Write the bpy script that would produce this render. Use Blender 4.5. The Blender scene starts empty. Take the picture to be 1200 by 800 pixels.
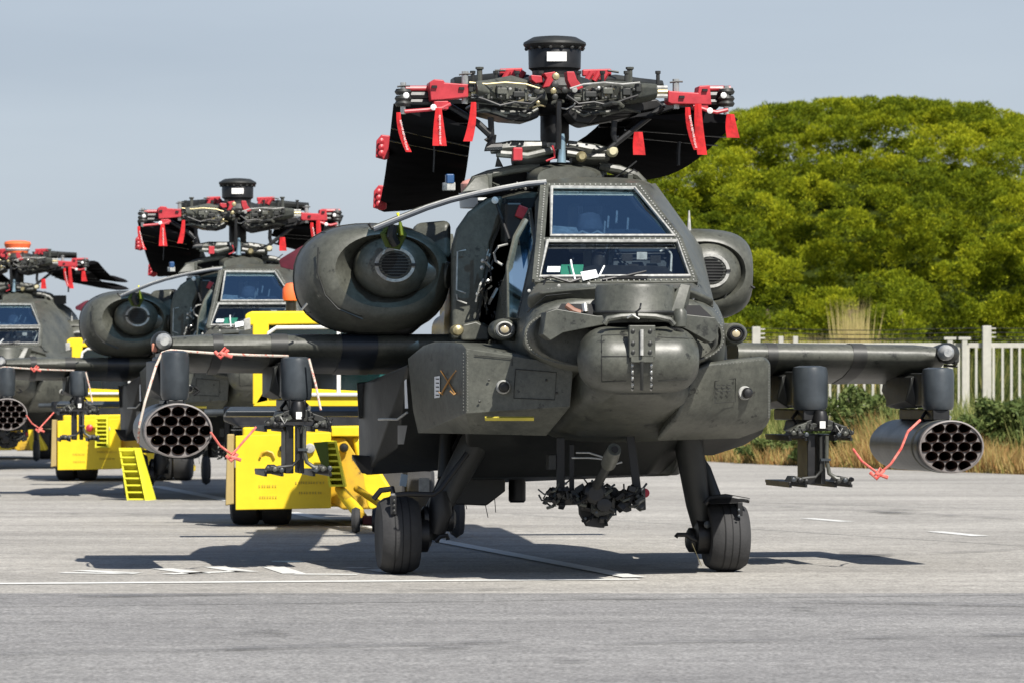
import bpy, bmesh, math, random
import numpy as np
from mathutils import Vector, Matrix, Euler
from mathutils.geometry import delaunay_2d_cdt
random.seed(7); rng = np.random.default_rng(7)
R = math.radians; PI = math.pi
sc = bpy.context.scene; col = sc.collection

# ------------------------------------------------------------------ camera, sky, sun
F = 4760.0; CH = 1.247; CD = 28.0
cam = bpy.data.cameras.new('camera'); camo = bpy.data.objects.new('camera', cam); col.objects.link(camo)
camo.location = (0, -CD, CH); camo.rotation_euler = (R(90), 0, 0)
cam.sensor_width = 36; cam.lens = F/1200*36; cam.shift_y = 58/1200
cam.clip_start = .5; cam.clip_end = 6000
cam.dof.use_dof = True; cam.dof.focus_distance = 26.5; cam.dof.aperture_fstop = 8
sc.camera = camo
SUN = Vector((.42, -.80, 1.0)).normalized()
EL = math.asin(SUN.z); AZ = math.atan2(SUN.x, SUN.y)
w = bpy.data.worlds.new('World'); sc.world = w; w.use_nodes = True
nt = w.node_tree; bg = nt.nodes['Background']
sky = nt.nodes.new('ShaderNodeTexSky'); sky.sky_type = 'NISHITA'; sky.sun_disc = False
sky.sun_elevation = EL; sky.sun_rotation = AZ; sky.air_density = 1.0; sky.dust_density = 1.2; sky.ozone_density = 4
tc = nt.nodes.new('ShaderNodeTexCoord'); mp = nt.nodes.new('ShaderNodeMapping')
mp.inputs['Scale'].default_value = (1.5, 1.5, 9)
nz = nt.nodes.new('ShaderNodeTexNoise'); nz.inputs['Scale'].default_value = 2.6; nz.inputs['Detail'].default_value = 4
rp = nt.nodes.new('ShaderNodeValToRGB'); rp.color_ramp.elements[0].position = .3; rp.color_ramp.elements[1].position = .75
rp.color_ramp.elements[0].color = (.90, .91, .93, 1); rp.color_ramp.elements[1].color = (1.08, 1.07, 1.06, 1)
mx = nt.nodes.new('ShaderNodeMix'); mx.data_type = 'RGBA'; mx.blend_type = 'MULTIPLY'; mx.inputs[0].default_value = 1
nt.links.new(tc.outputs['Generated'], mp.inputs[0]); nt.links.new(mp.outputs[0], nz.inputs['Vector'])
nt.links.new(nz.outputs[0], rp.inputs[0]); nt.links.new(rp.outputs[0], mx.inputs[7])
veil = nt.nodes.new('ShaderNodeMix'); veil.data_type = 'RGBA';  veil.inputs[7].default_value = (5.8, 6.5, 7.4, 1)   # pale horizon haze
sp = nt.nodes.new('ShaderNodeSeparateXYZ'); nt.links.new(tc.outputs['Generated'], sp.inputs[0])
vf = nt.nodes.new('ShaderNodeMapRange'); vf.interpolation_type = 'SMOOTHSTEP'
vf.inputs[1].default_value = .10; vf.inputs[2].default_value = .36; vf.inputs[3].default_value = .8; vf.inputs[4].default_value = .03   # haze cut off overhead to weaken the sky fill in shadows
nt.links.new(sp.outputs[2], vf.inputs[0]); nt.links.new(vf.outputs[0], veil.inputs[0])
nt.links.new(sky.outputs[0], veil.inputs[6]); nt.links.new(veil.outputs[2], mx.inputs[6])
nt.links.new(mx.outputs[2], bg.inputs[0]); bg.inputs[1].default_value = .068
sl = bpy.data.lights.new('sun', 'SUN'); sl.energy = 5.0; sl.angle = R(.53); sl.color = (1, .955, .88)
so = bpy.data.objects.new('sun', sl); col.objects.link(so); so.location = (10, -30, 40)
so.rotation_euler = (-SUN).to_track_quat('-Z', 'Y').to_euler()
sc.view_settings.view_transform = 'Standard'; sc.view_settings.look = 'None'
sc.view_settings.exposure = 0.5; sc.view_settings.gamma = 1
sc.render.engine = 'CYCLES'; sc.cycles.use_denoising = True
sc.cycles.max_bounces = 6; sc.cycles.transparent_max_bounces = 8

# ------------------------------------------------------------------ materials
def mat(name, color, rough=.6, metal=0, var=0.0, vscale=3.0, color2=None, bump=0.0, bscale=40, spec=.5, wear=None, stretch=(1, 1, 1), grime=0):
    m = bpy.data.materials.new(name); m.use_nodes = True; n = m.node_tree; b = n.nodes['Principled BSDF']
    b.inputs['Base Color'].default_value = (*color, 1); b.inputs['Roughness'].default_value = rough
    b.inputs['Metallic'].default_value = metal; b.inputs['Specular IOR Level'].default_value = spec
    t = n.nodes.new('ShaderNodeTexCoord'); mpp = n.nodes.new('ShaderNodeMapping'); mpp.inputs['Scale'].default_value = stretch
    n.links.new(t.outputs['Object'], mpp.inputs[0])
    cur = None
    if var or color2:
        a = n.nodes.new('ShaderNodeTexNoise'); a.inputs['Scale'].default_value = vscale; a.inputs['Detail'].default_value = 6
        a.inputs['Roughness'].default_value = .65
        n.links.new(mpp.outputs[0], a.inputs['Vector'])
        r = n.nodes.new('ShaderNodeValToRGB'); r.color_ramp.elements[0].position = .32; r.color_ramp.elements[1].position = .68
        c2 = color2 or tuple(c*(1+var) for c in color)
        c1 = color if color2 else tuple(c*(1-var) for c in color)
        r.color_ramp.elements[0].color = (*c1, 1); r.color_ramp.elements[1].color = (*c2, 1)
        n.links.new(a.outputs[0], r.inputs[0]); cur = r.outputs[0]
        rr = n.nodes.new('ShaderNodeMapRange'); rr.inputs[3].default_value = max(.05, rough-.12); rr.inputs[4].default_value = min(1, rough+.12)
        n.links.new(a.outputs[0], rr.inputs[0]); n.links.new(rr.outputs[0], b.inputs['Roughness'])
    if wear:
        a = n.nodes.new('ShaderNodeTexNoise'); a.inputs['Scale'].default_value = wear[1]; a.inputs['Detail'].default_value = 8; a.inputs['Roughness'].default_value = .75
        n.links.new(t.outputs['Object'], a.inputs['Vector'])
        r = n.nodes.new('ShaderNodeValToRGB'); r.color_ramp.elements[0].position = wear[2]; r.color_ramp.elements[1].position = wear[2]+.05
        r.color_ramp.elements[0].color = (0, 0, 0, 1); r.color_ramp.elements[1].color = (1, 1, 1, 1)
        k = n.nodes.new('ShaderNodeMix'); k.data_type = 'RGBA'
        n.links.new(a.outputs[0], r.inputs[0]); n.links.new(r.outputs[0], k.inputs[0])
        if cur: n.links.new(cur, k.inputs[6])
        else: k.inputs[6].default_value = (*color, 1)
        k.inputs[7].default_value = (*wear[0], 1); cur = k.outputs[2]
    if grime:
        a = n.nodes.new('ShaderNodeTexNoise'); a.inputs['Scale'].default_value = 26; a.inputs['Detail'].default_value = 9; a.inputs['Roughness'].default_value = .8
        n.links.new(t.outputs['Object'], a.inputs['Vector'])
        q = n.nodes.new('ShaderNodeMapRange'); q.inputs[1].default_value = .35; q.inputs[2].default_value = .65; q.inputs[3].default_value = 1-grime; q.inputs[4].default_value = 1+grime
        n.links.new(a.outputs[0], q.inputs[0]); k = n.nodes.new('ShaderNodeVectorMath'); k.operation = 'SCALE'
        n.links.new(cur, k.inputs[0]); n.links.new(q.outputs[0], k.inputs['Scale']); cur = k.outputs[0]
    if cur: n.links.new(cur, b.inputs['Base Color'])
    if bump:
        a = n.nodes.new('ShaderNodeTexNoise'); a.inputs['Scale'].default_value = bscale; a.inputs['Detail'].default_value = 3
        n.links.new(t.outputs['Object'], a.inputs['Vector'])
        bb = n.nodes.new('ShaderNodeBump'); bb.inputs['Strength'].default_value = bump; bb.inputs['Distance'].default_value = .01
        n.links.new(a.outputs[0], bb.inputs['Height']); n.links.new(bb.outputs[0], b.inputs['Normal'])
    return m
OL = mat('olive_paint', (.052, .055, .046), .43, color2=(.1, .102, .084), vscale=2.6, bump=.3, bscale=9, wear=((.02, .021, .018), 7, .59), grime=.28)
OD = mat('olive_dark', (.022, .023, .021), .5, var=.3, vscale=5, bump=.15, bscale=20)
GY = mat('pylon_grey', (.04, .048, .055), .38, var=.25, vscale=6, bump=.1, bscale=20)
BK = mat('black_metal', (.008, .008, .0085), .45, var=.5, vscale=9)
BL = mat('blade_skin', (.012, .012, .013), .9, var=.25, vscale=3, spec=.0)
INT = mat('dark_interior', (.008, .008, .009), .8, var=.3)
RD = mat('red_paint', (.42, .03, .04), .42, var=.2, vscale=9, wear=((.2, .02, .02), 14, .63))
FL = mat('red_cloth', (.5, .012, .015), .85, var=.35, vscale=14, bump=.6, bscale=18)
WHT = mat('white_paint', (.75, .75, .73), .5, var=.08, vscale=12)
SIL = mat('bare_metal', (.5, .5, .47), .35, metal=.8, var=.25, vscale=14)
BRS = mat('brass_metal', (.42, .36, .2), .4, metal=.6, var=.3, vscale=12)
SEAL = mat('pale_sealant', (.36, .36, .34), .7, var=.35, vscale=25)
TYRE = mat('tyre_rubber', (.032, .032, .033), .8, var=.2, vscale=12, bump=.2, bscale=60)
YL = mat('yellow_paint', (.80, .58, .018), .45, var=.07, vscale=4, wear=((.35, .24, .03), 6, .68))
YO = mat('worn_yellow', (.68, .44, .02), .5, color2=(.5, .3, .03), vscale=5, wear=((.08, .05, .02), 5, .6))
YP = mat('yellow_plastic', (.7, .66, .03), .5, var=.1)
GN = mat('green_cloth', (.06, .09, .01), .8, var=.2)
TEAL = mat('teal_glass', (.02, .11, .1), .15, var=.3)
EMB = mat('gold_print', (.26, .13, .03), .6, var=.2)
YS = mat('yellow_print', (.5, .42, .05), .6, var=.2)
TAPE = mat('blue_black_tape', (.018, .024, .035), .4, var=.3)
MAR = mat('maroon_cloth', (.09, .008, .02), .85, var=.3, vscale=12)
ORG = mat('orange_cover', (.85, .16, .05), .7, var=.15)
LENS = mat('lamp_lens', (.42, .36, .24), .15, var=.1)
BLUE = mat('blue_plastic', (.015, .06, .16), .4, var=.2)
PAP = mat('white_card', (.82, .85, .84), .7, var=.05)
GRN = mat('green_board', (.02, .16, .09), .5, var=.2)
WHR = mat('rope_fibre', (.5, .45, .38), .9, color2=(.6, .54, .46), vscale=60, wear=((.5, .08, .05), 45, .54))
RRP = mat('red_cord', (.62, .06, .05), .8, color2=(.7, .25, .2), vscale=30)
TUB = mat('launch_tube', (.02, .012, .009), .55, color2=(.045, .022, .015), vscale=20, wear=((.25, .24, .22), 30, .7))
PLT = mat('launcher_face', (.13, .115, .11), .55, color2=(.22, .2, .19), vscale=14)
FAB = mat('seat_fabric', (.16, .15, .12), .9, var=.3)

def glass_mat(name, tint, mixv, gcol):
    m = bpy.data.materials.new(name); m.use_nodes = True; n = m.node_tree; n.nodes.clear()
    o = n.nodes.new('ShaderNodeOutputMaterial'); tr = n.nodes.new('ShaderNodeBsdfTransparent'); tr.inputs[0].default_value = (*tint, 1)
    g = n.nodes.new('ShaderNodeBsdfGlossy'); g.inputs[0].default_value = (*gcol, 1); g.inputs['Roughness'].default_value = .06
    d = n.nodes.new('ShaderNodeTexNoise'); d.inputs['Scale'].default_value = 2.0
    t = n.nodes.new('ShaderNodeTexCoord'); n.links.new(t.outputs['Object'], d.inputs['Vector'])
    bb = n.nodes.new('ShaderNodeBump'); bb.inputs['Strength'].default_value = .05; n.links.new(d.outputs[0], bb.inputs['Height']); n.links.new(bb.outputs[0], g.inputs['Normal'])
    fr = n.nodes.new('ShaderNodeFresnel'); fr.inputs[0].default_value = 1.55
    mr = n.nodes.new('ShaderNodeMapRange'); mr.inputs[3].default_value = mixv; mr.inputs[4].default_value = 1
    n.links.new(fr.outputs[0], mr.inputs[0])
    ge = n.nodes.new('ShaderNodeNewGeometry'); iv = n.nodes.new('ShaderNodeMath'); iv.operation = 'SUBTRACT'; iv.inputs[0].default_value = 1; n.links.new(ge.outputs['Backfacing'], iv.inputs[1])
    ml = n.nodes.new('ShaderNodeMath'); ml.operation = 'MULTIPLY'; n.links.new(mr.outputs[0], ml.inputs[0]); n.links.new(iv.outputs[0], ml.inputs[1])
    x = n.nodes.new('ShaderNodeMixShader'); n.links.new(ml.outputs[0], x.inputs[0]); n.links.new(tr.outputs[0], x.inputs[1]); n.links.new(g.outputs[0], x.inputs[2])
    n.links.new(x.outputs[0], o.inputs[0]); return m
GLU = glass_mat('canopy_glass_upper', (.7, .82, .92), .45, (.62, .86, 1.0))
GLL = glass_mat('canopy_glass_lower', (.9, .94, .96), .03, (.85, .93, 1))
GLS = glass_mat('canopy_glass_side', (.5, .68, .85), .68, (.82, .95, 1))

# ------------------------------------------------------------------ mesh helpers
def V(*a): return Vector(a)
class MB:
    def __init__(s): s.v = []; s.f = []
    def add(s, vs, fs):
        b = len(s.v); s.v += [tuple(v) for v in vs]; s.f += [tuple(i+b for i in f) for f in fs]; return s
    def box(s, c, d, rot=None):
        c = Vector(c); vs = []
        for x in (-.5, .5):
            for y in (-.5, .5):
                for z in (-.5, .5):
                    p = Vector((x*d[0], y*d[1], z*d[2]))
                    if rot: p = rot @ p
                    vs.append(c+p)
        return s.add(vs, [(0, 1, 3, 2), (4, 6, 7, 5), (0, 4, 5, 1), (2, 3, 7, 6), (0, 2, 6, 4), (1, 5, 7, 3)])
    def beam(s, a, b, w, h=None, up=(0, 0, 1)):
        a = Vector(a); b = Vector(b); h = h or w; d = b-a; L_ = d.length
        z = d.normalized(); u = Vector(up)
        if abs(z.dot(u)) > .98: u = Vector((0, 1, 0))
        x = u.cross(z).normalized(); y = z.cross(x)
        vs = []
        for q in (a, b):
            for sx, sy in ((-1, -1), (1, -1), (1, 1), (-1, 1)): vs.append(q+x*(w/2*sx)+y*(h/2*sy))
        return s.add(vs, [(3, 2, 1, 0), (4, 5, 6, 7), (0, 1, 5, 4), (1, 2, 6, 5), (2, 3, 7, 6), (3, 0, 4, 7)])
    def loft(s, rings, caps=True, closed=True):
        n = len(rings[0]); vs = [p for r in rings for p in r]; fs = []
        for k in range(len(rings)-1):
            for i in range(n if closed else n-1):
                j = (i+1) % n; fs.append((k*n+i, k*n+j, (k+1)*n+j, (k+1)*n+i))
        if caps: fs.append(tuple(range(n))[::-1]); fs.append(tuple((len(rings)-1)*n+i for i in range(n)))
        return s.add(vs, fs)
    def tube(s, pts, r, n=8):
        pts = [Vector(p) for p in pts]; rs = r if isinstance(r, (list, tuple)) else [r]*len(pts); rings = []
        ref = Vector((0, 0, 1))
        for i, p in enumerate(pts):
            t = (pts[min(i+1, len(pts)-1)]-pts[max(i-1, 0)])
            t = t.normalized() if t.length > 1e-9 else Vector((0, 0, 1))
            if abs(t.dot(ref)) > .95: ref = Vector((0, 1, .1)).normalized()
            x = ref.cross(t).normalized(); y = t.cross(x)
            rings.append([p+x*(rs[i]*math.cos(2*PI*k/n))+y*(rs[i]*math.sin(2*PI*k/n)) for k in range(n)])
        return s.loft(rings)
    def lathe(s, prof, c, axis='z', n=24, su=1, sv=1, caps=True):
        c = Vector(c); rings = []
        for r, h in prof:
            ring = []
            for k in range(n):
                a = 2*PI*k/n; u = r*math.cos(a)*su; v = r*math.sin(a)*sv
                p = {'z': (u, v, h), 'y': (u, h, v), 'x': (h, u, v)}[axis]
                ring.append(c+Vector(p))
            rings.append(ring)
        return s.loft(rings, caps)
    def hull(s, pts):
        bm = bmesh.new(); [bm.verts.new(p) for p in pts]
        g = bmesh.ops.convex_hull(bm, input=bm.verts)
        bmesh.ops.delete(bm, geom=[e for e in g['geom_interior'] if isinstance(e, bmesh.types.BMVert)], context='VERTS')
        bmesh.ops.dissolve_limit(bm, angle_limit=R(4), verts=bm.verts, edges=bm.edges)
        bm.verts.index_update(); s.add([v.co.copy() for v in bm.verts], [tuple(v.index for v in f.verts) for f in bm.faces]); bm.free(); return s
    def plate(s, poly, n, t):
        n = Vector(n).normalized()*t; poly = [Vector(p) for p in poly]
        return s.loft([poly, [p+n for p in poly]])
    def dome(s, c, r, n=6):
        return s.lathe([(r*.2, -r*.5), (r, -r*.1), (r*.9, r*.2), (r*.4, r*.55)], c, 'y', n)
def fix(me):
    bm = bmesh.new(); bm.from_mesh(me); bmesh.ops.recalc_face_normals(bm, faces=bm.faces); bm.to_mesh(me); bm.free()
def obj(name, mb, m, parent=None, bevel=0, ang=38, label=None, seg=2, kind=None, recalc=True):
    me = bpy.data.meshes.new(name); me.from_pydata(mb.v, [], mb.f); me.materials.append(m)
    if recalc: fix(me)
    me.polygons.foreach_set('use_smooth', [True]*len(me.polygons)); me.set_sharp_from_angle(angle=R(ang))
    o = bpy.data.objects.new(name, me); col.objects.link(o)
    if parent: o.parent = parent
    if bevel:
        b = o.modifiers.new('bevel', 'BEVEL'); b.width = bevel; b.segments = seg; b.limit_method = 'ANGLE'; b.angle_limit = R(28); b.harden_normals = True
    if label: o['label'] = label
    if kind: o['kind'] = kind
    return o
def empty(name, loc, rz=0):
    o = bpy.data.objects.new(name, None); o.empty_display_size = .3; col.objects.link(o); o.location = loc; o.rotation_euler = (0, 0, rz); return o
def tag(o, label, cat, group=None):
    o['label'] = label; o['category'] = cat
    if group: o['group'] = group
    return o
def copy_tree(o, parent=None):
    c = o.copy(); col.objects.link(c)
    if parent: c.parent = parent
    for ch in list(o.children): copy_tree(ch, c)
    return c
def se(cx, y, cz, a, b, e=2.6, n=28, bt=None):
    r = []
    for k in range(n):
        t = 2*PI*k/n; c_, s_ = math.cos(t), math.sin(t)
        bb = b if s_ >= 0 else (bt or b)
        r.append(V(cx+a*math.copysign(abs(c_)**(2/e), c_), y, cz+bb*math.copysign(abs(s_)**(2/e), s_)))
    return r

# helicopter frame: nose towards -y, turned by TH; local coordinates of what the camera sees at pixel (px,py) at local depth y
TH = R(8.4); ORG0 = V(.5, 0, 0); ct, st = math.cos(TH), math.sin(TH)
def L(px, py, y):
    a = (px-600)/F; b = (458-py)/F            # world = cam + t*(a,1,b)
    u0x, u0y = -ORG0.x, -CD-ORG0.y
    t = (y+st*u0x-ct*u0y)/(-st*a+ct)
    ux, uy = u0x+t*a, u0y+t
    return V(ct*ux+st*uy, -st*ux+ct*uy, CH+t*b)
def W(px, py, Y): d = (Y+CD)/F; return V((px-600)*d, Y, CH+(458-py)*d)
def k(y): return (CD+y)/F                     # metres per pixel
def sec(y, l, r, t, b, e=2.6, n=28, mid=None):
    m = mid or (t+b)/2; p = L(l, m, y); q = L(r, m, y); T = L((l+r)/2, t, y).z; B = L((l+r)/2, b, y).z
    return se((p.x+q.x)/2, y, p.z, (q.x-p.x)/2, T-p.z, e, n, p.z-B)

# ------------------------------------------------------------------ the helicopter
H = empty('attack_helicopter', ORG0, TH)
tag(H, 'nearest olive drab attack helicopter, nose turret towards the camera, rotor blades folded back', 'helicopter', 'attack helicopters parked in a row')

# fuselage: nose to tail
b = MB().loft([sec(-1.74, 628, 838, 352, 430, 2.8), sec(-1.7, 620, 842, 346, 432, 2.7), sec(-1.4, 613, 846, 335, 440, 2.5),
               sec(-1.0, 604, 850, 324, 470, 2.7), sec(-.5, 597, 852, 322, 514, 3), sec(.1, 588, 850, 322, 516, 3.2), sec(.5, 580, 850, 322, 520, 3.2)])
obj('nose_section', b, OL, H, ang=60)
b = MB().loft([sec(.5, 545, 812, 240, 520, 3.0), sec(.62, 531, 815, 226, 530, 3.2), sec(1.0, 526, 812, 222, 540, 3.2), sec(2.0, 520, 800, 215, 552, 3),
               sec(3.2, 520, 730, 240, 540, 2.6), sec(4.2, 530, 650, 300, 500, 2.3), sec(5.4, 520, 590, 345, 440, 2), sec(6.4, 512, 550, 360, 410, 2)])
obj('centre_fuselage', b, OL, H, ang=60)
# belly
b = MB().hull([L(x, y_, d) for x, y_, d in ((545, 505, -.3), (795, 505, -.3), (550, 560, .2), (760, 556, .0), (797, 556, .6), (800, 500, .6), (545, 500, 2.4), (800, 500, 2.4), (560, 566, 2), (790, 545, 2))])
obj('belly_pan', b, OD, H, bevel=.03)
b = MB().hull([L(x, y_, d) for x, y_, d in ((520, 545, .8), (592, 545, .8), (592, 575, .8), (570, 592, .8), (520, 590, .8), (520, 545, 1.6), (590, 545, 1.6), (588, 572, 1.6), (570, 588, 1.6), (520, 588, 1.6))])
obj('belly_box', b, OD, H, bevel=.012)
b = MB().lathe([(.05, .1), (.062, 0), (.062, -.12), (.05, -.135)], L(606, 566, 1.0), 'z', 16)
obj('belly_lamp', b, BK, H)
for (x0, x1, yy) in ((567, 572, 598), (544, 547, 596), (581, 581, 600)):
    obj('whip_aerial', MB().tube([L(x0-2, yy-25, .9), L(x1, yy+8 if x0 == 567 else yy, .9)], .003, 5), BK, H)
b = MB().hull([L(x, y_, d) for x, y_, d in ((750, 520, .2), (800, 520, .2), (795, 545, .2), (788, 557, .2), (755, 558, .2), (750, 520, 1.2), (800, 520, 1.2), (788, 553, 1.2), (755, 553, 1.2))])
obj('belly_fairing', b, OL, H, bevel=.03)

# cheek fairings
b = MB().hull([L(x, y_, d) for x, y_, d in ((546, 408, -1.25), (546, 484, -1.25), (552, 508, -1.0), (640, 510, -1.1), (672, 428, -1.45), (668, 476, -1.45), (655, 425, -1.42),
     (478, 420, -.35), (481, 455, -.35), (484, 480, -.35), (490, 507, -.3), (496, 405, -.55), (510, 400.5, -.75), (530, 400.5, -1.0), (541, 402, -1.15), (515, 402, 1.2), (525, 505, 1.2), (640, 405, 1.2), (640, 505, 1.2))])
ck = obj('cheek_fairing', b, OL, H, bevel=.03, seg=3)
b = MB().hull([L(x, y_, d) for x, y_, d in ((478, 427, -.2), (466, 436, .2), (441, 446, .8), (438, 542, 1.0), (465, 524, .55), (480, 503, .4), (424, 449, 1.4), (420, 470, 1.5), (421, 540, 1.5), (428, 556, 1.3), (490, 546, .9), (545, 549, .8), (545, 440, 1), (540, 500, 1.9), (430, 545, 1.8), (430, 452, 1.8))])
obj('side_fairing', b, OD, H, bevel=.015)
b = MB().hull([L(x, y_, d) for x, y_, d in ((418, 448, 1.35), (438, 446, 1.3), (438, 488, 1.3), (420, 490, 1.35), (420, 450, 1.9), (438, 450, 1.9), (420, 488, 1.9), (438, 488, 1.9))])
obj('fairing_step', b, OD, H, bevel=.012)
obj('fairing_step', MB().hull([L(x, y_, d) for x, y_, d in ((412, 532, 1.2), (440, 534, 1.1), (436, 556, 1.1), (424, 554, 1.2), (412, 536, 1.6), (436, 536, 1.6), (430, 552, 1.6))]), BK, H, bevel=.008)
obj('trim_strip', MB().plate([L(473.5, 433, -.02), L(475.5, 433, -.04), L(478, 478, -.12), L(474.5, 478, -.06)], (0, -1, 0), .01), WHT, H)
obj('foot_rest', MB().tube([L(444, 491, .62), L(452, 490.6, .4), L(466, 491, .1), L(477, 483, -.2)], .009, 6), SIL, H)
obj('footwell_patch', MB().plate([L(466, 498, .1), L(477, 498, -.15), L(473, 520, .0), L(466, 520, .15)], (0, -1, 0), .012), GY, H)
b = MB().hull([L(x, y_, d) for x, y_, d in ((816, 430, -1.45), (830, 424, -1.45), (896, 417, -1.2), (903, 424, -1.15), (903, 490, -1.15), (895, 503, -1.05), (866, 513, -1.0), (768, 516, -1.1), (800, 470, -1.45), (790, 492, -1.35),
     (895, 420, 1.0), (897, 495, 1.0), (800, 425, 1), (800, 515, 1), (862, 512, 1))])
obj('cheek_fairing', b, OL, H, bevel=.035, seg=3)
b = MB().hull([L(x, y_, d) for x, y_, d in ((818, 510, .0), (880, 508, 0), (897, 496, .1), (893, 508, .2), (872, 521, .3), (835, 533, .4), (815, 533, .4), (818, 500, 1.5), (890, 500, 1.5), (868, 519, 1.5), (830, 530, 1.5))])
obj('side_fairing', b, OD, H, bevel=.015)
# seams and rivets on the cheeks
RIV = mat('rivet_heads', (.15, .15, .135), .5, var=.4, vscale=30)
def rivets(name, runs, r=.005, m=None, parent=None):
    m = m or RIV; r = r*.85
    b = MB()
    for a, c, n in runs:
        for i in range(n):
            b.dome(a.lerp(c, (i+.5)/n)+V(0, -.004, 0), r, 5)
    return obj(name, b, m, parent or H, kind='stuff')
rivets('rivet_line', [(L(548, 410, -1.265), L(548, 482, -1.265), 22), (L(901, 426, -1.18), L(901, 490, -1.18), 20), (L(842, 427, -1.45), L(896, 421, -1.24), 14),
    (L(543, 412, -1.23), L(543, 482, -1.23), 18)], .0042)
for (x, y_, d) in ((590, 453, -1.36), (873, 460, -1.30)):
    c = L(x, y_, d)
    f = obj('fairing_sensor', MB().lathe([(.046, .03), (.046, 0), (.04, -.01), (.03, -.01)], c, 'y', 20), SEAL, H)
    obj('sensor_lens', MB().lathe([(.036, .0), (.036, -.03), (.026, -.05), (.008, -.055)], c+V(.012 if x > 700 else 0, 0, 0), 'y', 16), BK, f)
for pts, f_ in ((((604, 432), (652, 436), (650, 468), (602, 466)), lambda x: -1.258-(x-546)*.0016), (((556, 416), (600, 420), (600, 428)), lambda x: -1.258-(x-546)*.0016), (((838, 446), (862, 443), (862, 470), (838, 472)), lambda x: -1.462+(x-816)*.0031)):
    P_ = [L(x, y_, f_(x)) for x, y_ in pts]; obj('hatch_seam', MB().tube(P_+([P_[0]] if len(P_) > 3 else []), .003, 4), OD, H)
for i in range(9): obj('stencil_tick', MB().box(L(842+(i % 3)*6, 451+(i//3)*3.5, -1.475+(26+(i % 3)*6)*.0031), (.022, .004, .006)), OD, H)
# unit marking: crossed gold sabres, small white strip with dark ticks, yellow caution strip
sx = lambda x, y_: L(x, y_, -1.25+(546-x)*.0132-.012)
for a, c, hx in (((516, 434), (533, 461), 1), ((534, 434), (517, 461), -1)):
    P0, P1 = sx(*a), sx(*c)
    s_ = obj('sabre_marking', MB().tube([P0+V(0, -.012, 0), P0.lerp(P1, .35)+V(hx*.006, -.012, 0), P0.lerp(P1, .75)+V(hx*.004, -.012, 0), P1+V(0, -.012, 0)], [.003, .0065, .007, .006], 6), EMB, H)
    obj('hilt_marking', MB().tube([P1+V(-.035*hx, -.014, .02), P1+V(-.01*hx, -.016, -.005), P1+V(.02*hx, -.014, .012)], .006, 6), EMB, s_)
pl = obj('white_placard', MB().plate([sx(509, 441), sx(515, 440), sx(515, 465), sx(509, 466)], (0, -1, 0), .012), WHT, H)
for i in range(5):
    y0 = 443+i*4.7; obj('placard_tick', MB().plate([sx(510, y0), sx(514, y0), sx(514, y0+1.5), sx(510.5, y0+1.2)], (0, -1, 0), .015), BK, pl)
obj('caution_strip', MB().plate([L(568, 487.5, -1.29), L(625, 487.5, -1.41), L(625, 491, -1.39), L(568, 491, -1.27)], (0, -1, -.3), .03), YS, H)
for (x, y_) in ((562, 470), (573, 445), (640, 445), (652, 460)):
    obj('fastener', MB().dome(L(x, y_, -1.27-(x-546)*.0016), .009, 8), OD, H)

# nose collar, yoke and sensor turret
cen = L(730, 396, -1.8); ring = []
for i in range(40):
    t = 2*PI*i/40; cx_, cy_ = math.cos(t), math.sin(t)
    ring.append(V(cen.x+math.copysign(abs(cx_)**.8, cx_)*.645, -1.80, cen.z+math.copysign(abs(cy_)**.8, cy_)*.2+.01))
b = MB()
rings = []
for p in ring:
    o_ = (p-V(cen.x, -1.8, cen.z)).normalized()
    rings.append([p+o_*.014*math.cos(a)+V(0, .055*math.sin(a)*1.0, 0) for a in (0, PI/3, 2*PI/3, PI, 4*PI/3, 5*PI/3)])
rings.append(rings[0]); b.loft(rings, caps=False)
obj('nose_collar', b, OL, H, ang=60)
rivets('collar_rivets', [(ring[i]+V(0, -.09, 0), ring[(i+1) % 40]+V(0, -.09, 0), 2) for i in list(range(15, 24))+list(range(35, 40))+list(range(0, 3))], .006)
obj('nose_deck', MB().hull([L(x, y_, d) for x, y_, d in ((628, 331, -1.3), (814, 331, -1.3), (617, 348, -1.5), (632, 343, -1.66), (665, 339, -1.74), (838, 352, -1.5), (815, 342, -1.66), (700, 336, -1.78), (790, 337, -1.78), (617, 365, -1.4), (838, 365, -1.4), (700, 360, -1.7))]), OL, H, bevel=.03, seg=3)
T = empty('turret_mount', (0, 0, 0)); T.parent = H
def polyplate(name, pts, y, th, m, parent, bevel=.006, **kw):
    return obj(name, MB().plate([L(a, c_, y) for a, c_ in pts], (0, 1, 0), th), m, parent, bevel=bevel, **kw)
polyplate('yoke_arm', [(640, 366), (652, 362), (700, 370), (760, 369), (760, 378), (716, 379), (690, 384), (660, 390), (645, 399), (636, 392)], -2.06, .2, OL, T)
polyplate('yoke_arm', [(838, 372), (843, 380), (840, 397), (833, 402), (808, 388), (786, 377), (760, 378), (760, 369), (800, 368)], -2.06, .2, OL, T)
obj('yoke_arch', MB().tube([L(x, y_, -2.2) for x, y_ in ((708, 380), (712, 374), (728, 371), (748, 370), (768, 371), (785, 375), (790, 381))], .02, 8), OL, T)
c = L(744, 366, -1.93)
b = MB().lathe([(.262, -.03), (.268, 0), (.262, .01), (.255, .15), (.245, .172), (.2, .178)], c, 'z', 40, 1, .95)
ud = obj('upper_sensor_drum', b, OL, T)
obj('drum_rim', MB().lathe([(.272, -.014), (.276, -.004), (.272, .006)], c, 'z', 40, 1, .95), OD, ud)
obj('drum_wedge', MB().hull([L(x, y_, d) for x, y_, d in ((786, 366, -2.08), (800, 366, -2.05), (809, 334, -1.95), (798, 332, -1.95), (786, 350, -2.0), (786, 366, -1.8), (806, 366, -1.8), (810, 334, -1.75), (798, 333, -1.75))]), OL, T, bevel=.006)
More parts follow.
